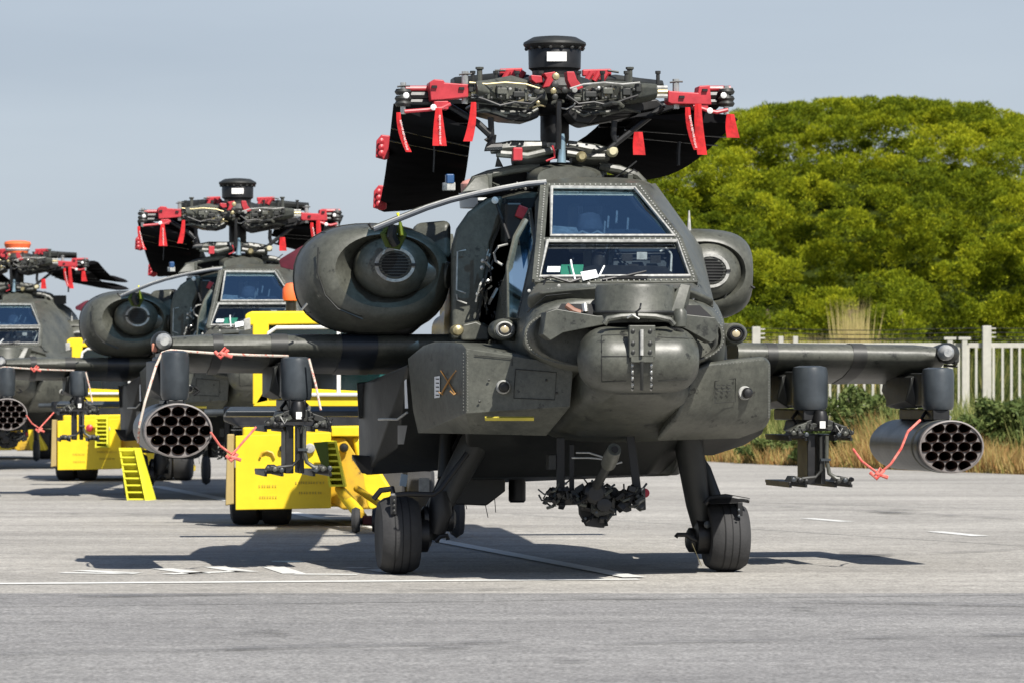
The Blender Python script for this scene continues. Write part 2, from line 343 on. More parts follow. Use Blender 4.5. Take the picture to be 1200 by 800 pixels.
obj('yoke_motor', MB().lathe([(.02, -.06), (.042, -.052), (.044, .04), (.03, .06)], L(797, 373, -2.15), 'z', 16), OL, T)
obj('yoke_gap_shade', MB().hull([L(x, y_, d) for x, y_, d in ((658, 356, -1.9), (820, 358, -1.9), (835, 372, -1.95), (650, 368, -1.95), (700, 390, -1.9), (800, 390, -1.9), (660, 360, -1.7), (820, 360, -1.7))]), INT, T)  # dark solid standing in for the shade in the recess behind the yoke
obj('coolant_pipe', MB().tube([L(685, 357, -2.0), L(686, 366, -2.02)], .022, 10), SIL, T)
obj('cable_bundle', MB().tube([L(664, 358, -1.98), L(672, 364, -2.0), L(680, 367, -2.0)], .02, 8), mat('cable_sleeve', (.25, .12, .08), .6, var=.3), T)
c = L(748, 421, -2.02); a_ = 72.5*k(-2.0); rz = 38.5*k(-2.0); prof = []
for i in range(-14, 15):
    t = i/14; x = abs(t); r_ = (1-max(0, (x-.45)/.55)**2.7)**(1/2.0) if x < 1 else 0
    prof.append((max(r_, .03), math.copysign(x, t)*a_))
b = MB().lathe([(r_, h) for r_, h in prof], c, 'x', 40, .27, rz)
ld = obj('lower_sensor_drum', b, OL, T, ang=70)
def on_drum(px, py):                         # a point on the front skin of the lower drum
    y = -2.25
    for _ in range(6):
        p = L(px, py, y); x = min(1, abs(p.x-c.x)/a_); rr = (1-max(0, (x-.45)/.55)**2.7)**.5
        y = c.y-.27*math.sqrt(max(0.02, rr**2-((p.z-c.z)/rz)**2))
    return L(px, py, y-.001)
def drumline(name, pts, r, m, sub=6):
    P = []
    for i in range(len(pts)-1):
        for j in range(sub): P.append(on_drum(pts[i][0]+(pts[i+1][0]-pts[i][0])*j/sub, pts[i][1]+(pts[i+1][1]-pts[i][1])*j/sub))
    P.append(on_drum(*pts[-1])); return obj(name, MB().tube(P, r, 4), m, ld)
for pts in ([(705, 393), (705, 447)], [(705, 393), (735, 392)], [(705, 447), (734, 446)], [(705, 417), (736, 417)], [(770, 395), (812, 397)], [(771, 446), (806, 444)]):
    drumline('panel_seam', pts, .0035, OD)
drumline('front_ridge', [(741, 420), (741, 457)], .007, SEAL); drumline('front_ridge', [(763, 420), (763, 457)], .007, SEAL)
for i in range(9):
    for x in (741, 763): ld_r = obj('ridge_bolt', MB().dome(on_drum(x, 424+i*3.8)+V(0, -.008, 0), .009, 6), SIL if i % 2 else OD, ld)
hp = obj('hinge_plate', MB().box(L(752, 400, -2.3), (31*k(-2), .05, 37*k(-2))), OL, ld, bevel=.006)
obj('hinge_plate', MB().box(L(752, 420, -2.3), (27*k(-2), .05, 9*k(-2))), OL, ld, bevel=.006)
obj('hinge_rod', MB().tube([L(752, 386, -2.34), L(752, 416, -2.34)], .012, 8), SEAL, hp)
obj('hinge_rod', MB().tube([L(752, 423, -2.33), L(752, 440, -2.32), L(752, 456, -2.27)], .012, 8), OD, hp)
for x, y_ in ((742, 388), (762, 388), (742, 402), (762, 402), (742, 412), (762, 412)): obj('hinge_bolt', MB().dome(L(x, y_, -2.33), .014, 8), OD, hp)
obj('turret_hook', MB().tube([L(748, 372, -2.24), L(745, 366, -2.26), L(750, 362, -2.26), L(751, 356, -2.24)], .007, 6), BK, T)
obj('turret_hook', MB().tube([L(735, 373, -2.24), L(741, 369, -2.25), L(749, 374, -2.25)], .007, 6), SIL, T)
# chin below the drum
b = MB().loft([sec(-1.66, 706, 788, 428, 462, 4), sec(-1.5, 684, 806, 405, 476, 4.4), sec(-1.2, 664, 814, 400, 492, 4.4), sec(-.8, 645, 822, 400, 510, 4.4), sec(-.2, 620, 830, 430, 518, 3.4)])
obj('chin_fairing', b, OL, H, ang=60)

for pts in ([(700, 341, -1.75), (640, 347, -1.7), (618, 366, -1.52)], [(622, 372, -1.64), (640, 366, -1.78)]):
    obj('hatch_seam', MB().tube([L(*p) for p in pts], .004, 4), OD, H)
# side lamps by the nose
for (x, y_, d, x2) in ((591, 386, -1.0, 628), (862, 391, -.95, 836)):
    c = L(x, y_, d); e_ = L(x2, y_+2, d+.15)
    arm = obj('lamp_arm', MB().hull([c+V(0, .1, .07), c+V(0, .1, -.07), c+V(0, .3, .06), c+V(0, .3, -.06), e_+V(0, 0, .085), e_+V(0, 0, -.085), e_+V(0, .3, .08), e_+V(0, .3, -.08)]), OL, H, bevel=.01)
    obj('lamp_body', MB().lathe([(.075, .25), (.083, .06), (.08, .0), (.07, -.012), (.058, -.01)], c, 'y', 24, 1, .88), OL, arm)
    obj('lamp_ring', MB().lathe([(.056, .0), (.062, -.02), (.05, -.035), (.042, -.02)], c, 'y', 20, 1, .88), SEAL if x < 700 else BK, arm)
    obj('lamp_glass', MB().lathe([(.032, .0), (.027, -.022), (.01, -.03)], c, 'y', 16, 1, .9), LENS, arm)
    obj('lens_bezel', MB().lathe([(.028, -.015), (.034, -.03), (.042, -.03), (.046, -.01)], c, 'y', 20, 1, .88, caps=False), BK, arm)
c = L(536, 387, -.0); arm = obj('root_fairing', MB().hull([L(x, y_, d) for x, y_, d in ((542, 380, .1), (558, 376, .1), (572, 384, .1), (573, 399, .1), (540, 399, .1), (540, 392, .1), (545, 378, .9), (575, 380, .9), (575, 400, .9), (540, 400, .9))]), OL, H, bevel=.015)
obj('lamp_glass', MB().lathe([(.04, .1), (.045, 0), (.035, -.03), (.01, -.04)], c, 'y', 16, 1, .9), BRS, arm)

# canopy: panes, frames, roof, side glass, cockpit
cz = {}
UL, UR, UBL, UBR = L(646, 222, -.22), L(743, 223, -.22), L(645, 279, -.80), L(790, 279, -.80)
LL, LR, LBL, LBR = L(641, 285, -.86), L(793, 285, -.86), L(632, 327, -1.3), L(808, 326, -1.3)
def pane(name, q, m, t=.012):
    n = (q[1]-q[0]).cross(q[3]-q[0]).normalized(); n = n if n.y < 0 else -n
    return obj(name, MB().plate(q, -n, t), m, H)
pane('upper_windscreen', [UL, UR, UBR, UBL], GLU); pane('lower_windscreen', [LL, LR, LBR, LBL], GLL)
up = V(0, -.7, .7)
def frame(name, pts, wd, th=.03, m=OL, rv=True):
    b = MB(); runs = []
    for a, c_ in zip(pts, pts[1:]):
        d = (c_-a).normalized(); b.beam(a-d*wd*.3, c_+d*wd*.3, wd, th, up=V(0, -.6, .8)); runs.append((a+V(0, -.02, .012), c_+V(0, -.02, .012), max(3, int((c_-a).length/.035))))
    o = obj(name, b, m, H, bevel=.004)
    if rv: rivets('frame_rivets', runs, .006, SEAL, o)
    return o
frame('canopy_frame', [L(641, 328, -1.31)+V(-.07, 0, 0), L(633, 282, -.85), L(638, 217, -.2)], .06)
frame('canopy_frame', [L(813, 328, -1.31), L(795, 281, -.84), L(748, 219, -.2)], .055)
frame('canopy_frame', [L(634, 282, -.84), L(795, 282, -.84)], .038)
frame('canopy_frame', [L(640, 218.5, -.2), L(748, 218.5, -.2)], .045)
frame('canopy_sill', [L(628, 330, -1.33), L(720, 331, -1.36), L(815, 330, -1.33)], .04)
def bead(pts, r=.006): return obj('sealant_bead', MB().tube(pts, r, 5), SEAL, H)
e = V(0, -.022, .014)
bead([UL+e, UR+e, UBR+e, UBL+e, UL+e], .0125); bead([LL+e, LR+e, LBR+e, LBL+e, LL+e], .0125)
rr = []
for (y, l, r_, t_, ex) in ((-.2, 638, 749, 214, 3.2), (.0, 638, 758, 211, 3.2), (.3, 634, 764, 209, 3), (.6, 630, 768, 208, 3)):
    pl_, pr_, tz = L(l, 224, y), L(r_, 224, y), L(700, t_, y).z; n = 14; row = []
    for i in range(n+1):
        t = PI*i/n; cx_, sy_ = math.cos(t), math.sin(t)
        row.append(V((pl_.x+pr_.x)/2-(pr_.x-pl_.x)/2*math.copysign(abs(cx_)**(2/ex), cx_), y, pl_.z+(tz-pl_.z)*abs(sy_)**(2/ex)))
    rr.append(row+[p-V(0, 0, .03) for p in reversed(row)])
obj('canopy_roof', MB().loft(rr), OL, H)
# port (picture right) side skin and starboard front post
obj('canopy_side', MB().hull([L(x, y_, d) for x, y_, d in ((815, 331, -1.3), (797, 281, -.82), (750, 218, -.18), (768, 215, .6), (822, 290, .6), (834, 345, .6), (826, 345, -1.3), (836, 352, -.5), (822, 331, -1.2), (832, 350, .6), (800, 285, .6), (760, 222, .6))]), OL, H)
# starboard cheek: skin between windscreen edge and side glass, then the glass
obj('cheek_skin', MB().plate([L(640, 217, -.2), L(628, 236, -.1), L(628, 284, -.7), L(608, 373, -1.15), L(632, 376, -1.42), L(634, 330, -1.33), L(634, 284, -.84)], (0, 1, 0), .05), OL, H)
sg = [L(621, 246, .0), L(627, 284, -.66), L(607, 374, -1.1), L(596, 374, -.8), L(595, 312, -.35), L(603, 278, -.1)]
obj('side_glass', MB().plate(sg, (1, .2, 0), .012), GLS, H)
obj('side_glass_frame', MB().tube(sg+[sg[0]], .014, 6), OL, H)
rivets('side_frame_rivets', [(sg[i]+V(-.012, -.02, 0), sg[i+1]+V(-.012, -.02, 0), 12+4*i) for i in range(2)]+[(sg[4], sg[5], 8)], .006)
obj('lower_side_skin', MB().plate([L(598, 376, -.85), L(595, 312, -.34), L(585, 340, .3), L(577, 392, .3), L(590, 396, -.4), L(612, 396, -1.1), L(610, 376, -1.1)], (1, 0, 0), .03), OL, H)
rivets('skin_rivets', [(L(584, 330, -.0), L(592, 376, -.6), 16), (L(587, 328, -.05), L(595, 374, -.65), 16)], .005)
# cockpit inside
obj('cockpit_liner', MB().hull([L(x, y_, d) for x, y_, d in ((560, 235, .50), (770, 225, .50), (830, 330, .50), (830, 400, .50), (560, 398, .50), (570, 235, .6), (820, 330, .6), (820, 400, .6), (570, 398, .6), (770, 230, .6))]), INT, H)
obj('cockpit_floor', MB().plate([L(600, 345, .48), L(820, 345, .48), L(815, 334, -1.2), L(632, 334, -1.2)], (0, 0, 1), .01), INT, H)
def seat(x, y_, d, s=1):
    c = L(x, y_, d); o = empty('cockpit_seat', (0, 0, 0)); o.parent = H
    obj('seat_back', MB().box(c, (.42*s, .1, .5*s)), FAB, o, bevel=.04)
    obj('headrest', MB().box(c+V(0, -.03, .3*s), (.22*s, .1, .16*s)), GY, o, bevel=.03)
    for q in (-.1, .1): obj('seat_harness', MB().beam(c+V(q*s, -.06, .22*s), c+V(q*.7*s, -.06, -.2*s), .035, .008, up=(0, 1, 0)), SEAL, o)
seat(690, 268, .3, .7); seat(705, 316, -.3, .6)
obj('instrument_coaming', MB().hull([L(x, y_, d) for x, y_, d in ((665, 279, -.55), (760, 279, -.55), (748, 268, -.45), (675, 268, -.45), (665, 285, -.2), (760, 285, -.2))]), GY, H, bevel=.01)
obj('instrument_coaming', MB().hull([L(x, y_, d) for x, y_, d in ((645, 327, -1.15), (795, 327, -1.15), (780, 312, -.98), (700, 310, -.98), (660, 318, -1.0), (665, 330, -.7), (790, 330, -.7))]), BK, H, bevel=.01)
obj('pilot_helmet_rest', MB().lathe([(.02, .10), (.07, .08), (.095, 0), (.08, -.08), (.04, -.12)], L(691, 266, -.1), 'z', 16, 1, .8), mat('grey_cover', (.13, .14, .17), .8, var=.4, vscale=8), H)
for x, y_ in ((712, 268), (722, 262), (735, 270), (708, 274)): obj('cockpit_switch', MB().tube([L(x, y_, -.5), L(x+1, y_-14, -.4)], .008, 6), SEAL, H)
obj('glare_shield', MB().tube([L(x, y_, -.55) for x, y_ in ((676, 276), (682, 272), (692, 276), (700, 272), (709, 277))], .014, 6), SEAL, H)
obj('centre_console', MB().hull([L(x, y_, d) for x, y_, d in ((716, 326, -.9), (792, 326, -.9), (786, 290, -.7), (720, 292, -.7), (716, 326, -.5), (790, 326, -.5), (784, 292, -.5), (722, 292, -.5))]), GY, H, bevel=.01)
for x, y_ in ((735, 302), (752, 300), (768, 304), (742, 314), (762, 316)): obj('display_bezel', MB().box(L(x, y_, -.86), (.07, .02, .05)), BK if x != 752 else SEAL, H)
obj('sight_tube', MB().tube([L(700, 322, -.9), L(702, 300, -.75)], .05, 10), BK, H)
obj('grab_frame', MB().tube([L(773, 295, -.85), L(781, 291, -.82), L(787, 298, -.85), L(786, 319, -1.05)], .008, 6), SEAL, H)
for q in ((662, 324, 672, 302), (700, 320, 712, 288), (738, 318, 722, 290)): obj('brace_tube', MB().tube([L(q[0], q[1], -.9), L(q[2], q[3], -.75)], .008, 6), GY, H)
obj('green_board', MB().plate([L(658, 311, -1.12), L(684, 311, -1.12), L(682, 322, -1.23), L(657, 322, -1.23)], (0, 1, .5), .01), GRN, H)
obj('white_label', MB().plate([L(642, 313, -1.14), L(657, 313, -1.14), L(656, 319, -1.2), L(641, 319, -1.2)], (0, 1, .5), .01), PAP, H)
obj('sun_visor', MB().plate([L(648, 266, -.62), L(676, 268, -.6), L(680, 278, -.72), L(647, 278, -.74)], (0, 1, .5), .02), SEAL, H)
obj('diagonal_rail', MB().tube([L(733, 224, -.18), L(748, 245, -.42), L(783, 279, -.72)], .016, 6), BK, H)
obj('diagonal_rail', MB().tube([L(741, 224, -.2), L(757, 247, -.46), L(789, 278, -.76)], .010, 6), BK, H)
obj('windscreen_card', MB().plate([L(680, 319, -1.27), L(698, 316, -1.24), L(701, 325, -1.36), L(683, 329, -1.38)], (0, -1, 0), .012), PAP, H)
obj('wiper_arm', MB().tube([L(636, 326, -1.38), L(645, 324, -1.36), L(668, 331, -1.40), L(680, 327, -1.38)], .009, 6), BK, H)
obj('wiper_arm', MB().tube([L(706, 328, -1.38), L(735, 323, -1.35), L(757, 318, -1.3)], .008, 6), BK, H)
obj('wiper_blade', MB().box(L(734, 325, -1.36), (50*k(-1), .02, .018)), BK, H)
obj('windscreen_stalk', MB().tube([L(674, 328, -1.38), L(670, 312, -1.22), L(669, 305, -1.16)], .006, 6), PAP, H)
obj('windscreen_stalk', MB().tube([L(702, 324, -1.35), L(708, 312, -1.22)], .006, 6), PAP, H)
obj('step_handle', MB().tube([L(640, 327, -1.36), L(634, 341, -1.5)], .006, 6), BK, H)
rivets('nose_rivets', [(L(626, 335, -1.42), L(612, 395, -1.42), 14), (L(816, 334, -1.4), L(846, 374, -1.5), 14), (L(846, 374, -1.6), L(846, 396, -1.6), 7), (L(640, 339, -1.62), L(700, 334, -1.62), 14)], .0045)
for x, y_ in ((620, 341), (648, 346), (668, 340), (812, 350), (690, 333), (655, 335)): obj('fastener', MB().dome(L(x, y_, -1.6), .011, 8), SEAL, H)

# opened pilot door over the starboard side
edge = [(640, 214), (618, 216), (590, 221), (560, 227), (528, 235), (500, 244), (470, 256), (438, 269)]
rows = []
for x, y_ in edge:
    f_ = L(x, y_, -.2); g_ = L(x-6, y_+1, .75); rows.append([f_, g_, g_-V(0, 0, .03), f_-V(0, 0, .035)])
D_ = empty('canopy_door', (0, 0, 0)); D_.parent = H
obj('door_rim', MB().tube([L(x, y_, -.22) for x, y_ in edge], .019, 8), mat('door_metal', (.05, .06, .075), .42, metal=.0, var=.3, vscale=5), D_)
obj('door_rim', MB().tube([L(x-6, y_+1, .78) for x, y_ in edge], .02, 8), OL, D_)
obj('door_pane', MB().loft([[r_[0]+V(0, 0, .012), r_[1]+V(0, 0, .012), r_[1], r_[0]] for r_ in rows[:]]), GLS, D_)
obj('door_seal', MB().tube([L(x, y_-2.2, -.225) for x, y_ in edge], .009, 6), SEAL, D_)
obj('door_latch', MB().tube([L(447, 266, -.2), L(436, 268, -.2), L(432, 262, -.2)], .012, 6), BK, D_)
obj('door_strut', MB().tube([L(581, 236, .1), L(597, 281, -.1)], .013, 8), BK, H)
obj('strut_joint', MB().dome(L(580, 235, .05), .025, 10), WHT, H)
# starboard open bay: pipes, cables, handle bars
obj('bay_panel', MB().plate([L(x, y_, .44) for x, y_ in ((530, 292), (536, 268), (550, 248), (572, 233), (590, 229), (588, 262), (576, 285), (568, 330), (562, 372), (560, 398), (530, 398))], (0, 1, 0), .1), OL, H, bevel=.03, seg=3)
obj('bay_frame', MB().tube([L(x, y_, .42) for x, y_ in ((560, 375), (568, 330), (577, 285), (589, 258), (592, 232))], .012, 6), OD, H)
obj('bay_handle', MB().tube([L(546, 293, .4), L(536, 295, .4), L(535, 340, .4), L(546, 344, .4)], .006, 6), SEAL, H)
obj('bay_handle', MB().tube([L(535, 345, .4), L(536, 352, .4), L(547, 356, .4)], .006, 6), SEAL, H)
for i in range(12):
    x = 566+random.random()*26; y_ = 285+random.random()*92
    obj('bay_pipe', MB().tube([L(x, y_, .3), L(x+random.uniform(-7, 9), y_+random.uniform(6, 14), .25), L(x+random.uniform(-10, 6), y_+random.uniform(14, 30), .3)], random.uniform(.006, .014), 6), random.choice([BK, SEAL, OD, BK, GY]), H)
obj('grab_handle', MB().tube([L(x, y_, .1) for x, y_ in ((595, 286), (584, 289), (579, 297), (581, 306), (589, 311))], .009, 6), SEAL, H)
obj('red_handle', MB().box(L(611, 249, .2), (.07, .03, .09), Euler((0, .4, 0)).to_matrix()), RD, H, bevel=.01)
obj('cockpit_seat', MB().box(L(600, 262, .3), (.14, .2, .3)), BK, H, bevel=.03)
for x, y_ in ((566, 306), (565, 314), (572, 330), (560, 345)): obj('bay_bolt', MB().dome(L(x, y_, .28), .016, 8), SIL, H)

# engines
def engine(cx, cy, side):
    o = empty('engine_nacelle', (0, 0, 0)); o.parent = H
    hub = L(461, 311, .75) if side < 0 else L(829, 318, .75)
    if side < 0: shellc, sa, sb_t, sb_b = L(438, 325, 1.0), 91*k(1), 63*k(1), 66*k(1)
    else: shellc, sa, sb_t, sb_b = L(812, 320, 1.0), 73*k(1), 53*k(1), 56*k(1)
    n = 40
    def ringat(y, s, cx=None, off=(0, 0), e=2.25, cc=None):
        cc = cc or shellc; r = []
        for i in range(n):
            t = 2*PI*i/n; c_, s_ = math.cos(t), math.sin(t); bb = sb_t if s_ > 0 else sb_b
            r.append(V(cc.x+off[0]+sa*s*math.copysign(abs(c_)**(2/e), c_), y, cc.z+off[1]+bb*s*math.copysign(abs(s_)**(2/e), s_)))
        return r
    ex_ = 2.35 if side < 0 else 3.3
    q2, q3 = (.84, .62) if side < 0 else (1.0, .9)
    hx, hz = hub.x-shellc.x, hub.z-shellc.z
    mid_s = .55
    inner = lambda y, s, f: ringat(y, s, off=(hx*f, hz*f), e=2.1)
    b = MB().loft([inner(1.15, .30, 1), inner(.98, .42, 1.0), inner(.80, .56, .72), inner(.70, .66, .55), inner(.71, .76, .36), ringat(.80, .88, off=(hx*.14, hz*.14), e=(2.25+ex_)/2), ringat(.95, .965, e=ex_), ringat(1.15, 1.0, e=ex_), ringat(2.0, q2, e=ex_), ringat(2.9, q3, e=ex_), ringat(3.3, q3-.2, e=ex_)], caps=False)
    obj('nacelle_shell', b, OL, o, ang=60)
    obj('intake_throat', MB().loft([inner(1.12, .36, 1), inner(1.2, .05, 1)], caps=True), INT, o)
    s_ = 1.0
    b = MB().lathe([(.14, .5), (.25, .30), (.272, .14), (.262, .04), (.225, -.04), (.168, -.085), (.13, -.1)], hub, 'y', 36, 1, .86)
    h_ = obj('intake_hub', b, OL, o)
    obj('hub_ring', MB().lathe([(.115, -.085), (.118, -.108), (.14, -.108), (.147, -.085)], hub, 'y', 32, 1, .86, caps=False), SEAL, h_)
    obj('hub_screen', MB().lathe([(.122, -.08), (.122, -.097), (.08, -.102), (.01, -.104)], hub, 'y', 28, 1, .86), INT, h_)
    b = MB()
    for i in range(-4, 5):
        z = i*.021; wd = math.sqrt(max(0, .115**2-(z/.86)**2))*2; b.box(hub+V(0, -.106, z), (wd, .006, .007))
    obj('screen_slats', b, OD, h_, kind='stuff')
    for q in (-1, 1): obj('ring_clip', MB().box(hub+V(q*.13, -.112, 0), (.03, .012, .02)), BK, h_)
    if side < 0:
        b = MB().loft([[p for p in se(hub.x+.15, .9, hub.z-.03, .1, .16, 2)], [p for p in se(hub.x+.3, .95, hub.z-.05, .1, .13, 2)]])
        e0, e1 = hub+V(.18, .15, -.04), L(527, 323, .8)
        obj('intake_fairing', MB().tube([e0, e0.lerp(e1, .5), e1], [.17, .115, .09], 20), OL, o)
        sb = MB().hull([L(x, y_, d) for x, y_, d in ((485, 262, 1.1), (528, 258, 1.0), (528, 305, .95), (495, 300, 1.0), (480, 280, 1.1), (528, 260, 1.9), (485, 263, 1.9), (528, 320, 1.9))])
        obj('intake_duct', sb, OL, o, bevel=.05, seg=3)
        for (x, y_, x2, y2) in ((376, 329, 387, 326), (354, 363, 360, 356)): obj('panel_latch', MB().tube([L(x, y_, .8), L(x2, y2, .78)], .009, 6), OD if x > 370 else SIL, o)
        low = MB().hull([L(x, y_, d) for x, y_, d in ((372, 372, .95), (505, 372, .95), (420, 392, 1.0), (480, 392, 1.0), (372, 372, 2.6), (505, 372, 2.6), (420, 394, 2.6), (480, 394, 2.6), (360, 360, 1.2), (515, 360, 1.2))])
        obj('lower_cowl', low, OD, o, bevel=.03)
        for yy_, sc2 in ((1.16, 1.003),):
            rg = ringat(yy_, sc2, e=ex_); obj('cowl_joint', MB().tube(rg+[rg[0]], .006, 5), OD, o)
        for t_ in (.35, .62): 
            a0 = ringat(1.0, .975, e=ex_)[int(40*t_)]; a1 = ringat(2.0, q2*1.004, e=ex_)[int(40*t_)]
            obj('cowl_joint', MB().tube([a0, ringat(1.15, 1.004, e=ex_)[int(40*t_)], a1], .006, 5), OD, o)
        obj('panel_seam', MB().tube([L(x, y_, .73) for x, y_ in ((373, 290), (372, 320), (381, 346), (396, 362), (425, 374))], .006, 5), OD, o)
        obj('cable_loom', MB().tube([L(457, 262, .5), L(450, 274, .5), L(455, 286, .52), L(466, 289, .55), L(472, 276, .5), L(466, 264, .5)], .03, 8), GN, o)
        obj('cable_loom', MB().tube([L(461, 265, .45), L(459, 277, .44), L(464, 287, .46)], .035, 8), BK, o)
        obj('cable_loom', MB().tube([L(466, 250, .5), L(469, 262, .48), L(471, 276, .46)], .012, 6), YP, o)
    else:
        for (x, y_, x2, y2) in ((864, 319, 871, 321), (878, 334, 884, 338)): obj('panel_latch', MB().tube([L(x, y_, .78), L(x2, y2, .78)], .010, 6), BK, o)
        obj('panel_seam', MB().tube([L(x, y_, .72) for x, y_ in ((806, 283), (826, 281), (846, 290), (858, 306), (858, 330), (848, 352), (838, 364))], .006, 5), OD, o)
engine(0, 0, -1); engine(0, 0, 1)
obj('spike_aerial', MB().tube([L(807.5, 271, .9), L(807.5, 247, .9)], [.016, .006], 8), SEAL, H)
# upper deck behind the canopy
b = MB().loft([sec(.75, 630, 700, 196, 222, 2.4), sec(.95, 618, 708, 192, 226, 2.6), sec(1.7, 612, 712, 190, 226, 2.6), sec(2.6, 630, 700, 200, 226, 2.4)])
obj('gearbox_fairing', b, OL, H, ang=60)
obj('deck_rail', MB().tube([L(x, y_, .95) for x, y_ in ((550, 224), (556, 211), (572, 205), (600, 199), (632, 195))], .032, 8), OL, H)
obj('deck_rail', MB().tube([L(x, y_, .95) for x, y_ in ((702, 195), (726, 199), (746, 206), (753, 213), (754, 226))], .032, 8), OL, H)
obj('deck_plate', MB().hull([L(x, y_, d) for x, y_, d in ((556, 212, 1.1), (600, 202, 1.1), (745, 206, 1.1), (750, 230, 1.1), (545, 232, 1.1), (556, 214, 2.2), (745, 208, 2.2), (745, 230, 2.2), (550, 232, 2.2))]), INT, H)
for x in (573, 738): obj('deck_post', MB().box(L(x, 214, .93), (.04, .06, .12)), OL, H, bevel=.006)
obj('deck_cover', MB().hull([L(x, y_, d) for x, y_, d in ((540, 226, .75), (556, 208, .8), (572, 205, .85), (574, 222, .75), (545, 226, 1.5), (572, 207, 1.5))]), OL, H, bevel=.01)
for i in range(10):
    x = 578+random.random()*44; obj('deck_pipe', MB().tube([L(x, 222, .9), L(x+random.uniform(-8, 12), 214+random.random()*5, .95), L(x+random.uniform(5, 16), 220, .9)], .01, 6), random.choice([OL, BK, OD, SEAL]), H)
obj('wire_aerial', MB().tube([L(716, 212, .7), L(735, 198, .7), L(746, 189, .7)], .006, 5), BK, H)
obj('wire_aerial', MB().tube([L(731, 207, .7), L(743, 199, .7), L(747, 202, .7)], .006, 5), BK, H)
obj('blue_box', MB().box(L(527, 210, .9), (.06, .06, .07)), BLUE, H, bevel=.01); obj('blue_box_bracket', MB().box(L(526, 219, .9), (.09, .05, .06)), SEAL, H, bevel=.008)
obj('finned_aerial', MB().hull([L(x, y_, d) for x, y_, d in ((580, 196, 1.0), (590, 196, 1.0), (583, 182, 1.0), (580, 196, 1.2), (590, 196, 1.2))]), OD, H)

bc = L(556, 213, 2.6)
obj('beacon', MB().lathe([(.1, -.09), (.105, -.02), (.09, .0), (.04, .02)], bc, 'z', 16), mat('faded_pink', (.6, .3, .27), .5, var=.15), H); obj('beacon_base', MB().lathe([(.11, -.2), (.12, -.09), (.1, -.085)], bc, 'z', 16), PAP, H)
# rotor: mast, drum, hub, arms, swashplate
RT = empty('rotor_head', (0, 0, 0)); RT.parent = H
MY = 1.3
c = L(650, 100, MY); q = k(MY)
obj('mast', MB().lathe([(13*q, -2.0*.24), (14.5*q, -.42), (14.5*q, -.2), (11*q, -.12), (11*q, .12)], c, 'z', 24), SIL, RT)
obj('mast_band', MB().lathe([(16.5*q, -.42), (17*q, -.38), (17*q, -.2), (15*q, -.17)], c, 'z', 24), BK, RT)
DR = empty('mast_drum', (0, 0, 0)); DR.parent = RT
zc = lambda y_: L(650, y_, MY).z-c.z
obj('drum_body', MB().lathe([(26*q, zc(92)), (26.5*q, zc(84)), (30.5*q, zc(81)), (31*q, zc(59)), (30*q, zc(57))], c, 'z', 36), BK, DR)
obj('drum_lid', MB().lathe([(31*q, zc(59)), (35*q, zc(56)), (37*q, zc(53)), (36.5*q, zc(50.5)), (26*q, zc(44.5)), (14*q, zc(43.2)), (2*q, zc(43))], c, 'z', 36), OD, DR)
for i in range(16):
    a = 2*PI*i/16+.1; obj('lid_bolt', MB().dome(c+V(math.cos(a)*33.5*q, math.sin(a)*33.5*q, zc(57.5)), .015, 6), OD, DR)
obj('white_placard', MB().plate([L(641+i*23/4, 61, MY-31*q*math.sqrt(1-((641+i*23/4-650)/31.5)**2)-.012) for i in range(5)]+[L(664-i*23/4, 72, MY-31*q*math.sqrt(1-((664-i*23/4-650)/31.5)**2)-.012) for i in range(5)], (0, 1, 0), .01), WHT, DR)
b = MB().lathe([(30*q, -.13), (44*q, -.08), (46*q, -.02), (40*q, .04), (24*q, .07)], c, 'z', 28); obj('hub_plate', b, OD, RT, bevel=.006)
b = MB().lathe([(16*q, zc(137)), (30*q, zc(131)), (34*q, zc(124)), (28*q, zc(117))], c, 'z', 24); obj('lower_hub_plate', b, BK, RT)
def arm(dx, pts_top, pts_bot, y0, y1, name='pitch_housing', m=OL):
    P = [L(x, y_, y0+(y1-y0)*i/(len(pts_top)-1)) for i, (x, y_) in enumerate(pts_top)]
    Q = [L(x, y_, y0+(y1-y0)*i/(len(pts_bot)-1)) for i, (x, y_) in enumerate(pts_bot)]
    rings = [[p+V(0, -.11, 0)-V(0, 0, .02), p+V(0, -.07, .01), p+V(0, .12, .01), q_+V(0, .12, 0), q_+V(0, -.05, 0), q_+V(0, -.11, .03)] for p, q_ in zip(P, Q)]
    return obj(name, MB().loft(rings), m, RT, bevel=.012)
arm(-1, [(637, 108), (618, 97), (598, 91), (572, 96), (556, 98)], [(640, 124), (622, 121), (600, 121), (575, 116), (558, 113)], 1.1, .62)
arm(1, [(668, 112), (690, 102), (712, 97), (742, 99), (768, 101)], [(668, 124), (692, 120), (716, 123), (742, 122), (768, 117)], 1.1, .62)
arm(-1, [(637, 102), (618, 90), (590, 87), (560, 90), (530, 93)], [(640, 112), (622, 110), (590, 108), (560, 106), (530, 108)], 1.5, 2.1, m=OD)
arm(1, [(668, 102), (690, 92), (720, 90), (748, 94), (775, 97)], [(668, 112), (692, 110), (716, 109), (742, 108), (775, 110)], 1.5, 2.1, m=OD)
for pts, y in (([(560, 117), (600, 120), (628, 124), (620, 136), (600, 142), (585, 137), (562, 130)], .85), ([(672, 124), (700, 122), (770, 116), (782, 126), (740, 134), (700, 136), (690, 146), (675, 144), (664, 132)], .85),
               ([(700, 126), (760, 122), (790, 120), (792, 128), (760, 138), (720, 142)], 1.4)):
    polyplate('strap_pack', pts, y, .25, BK, RT, bevel=.015)
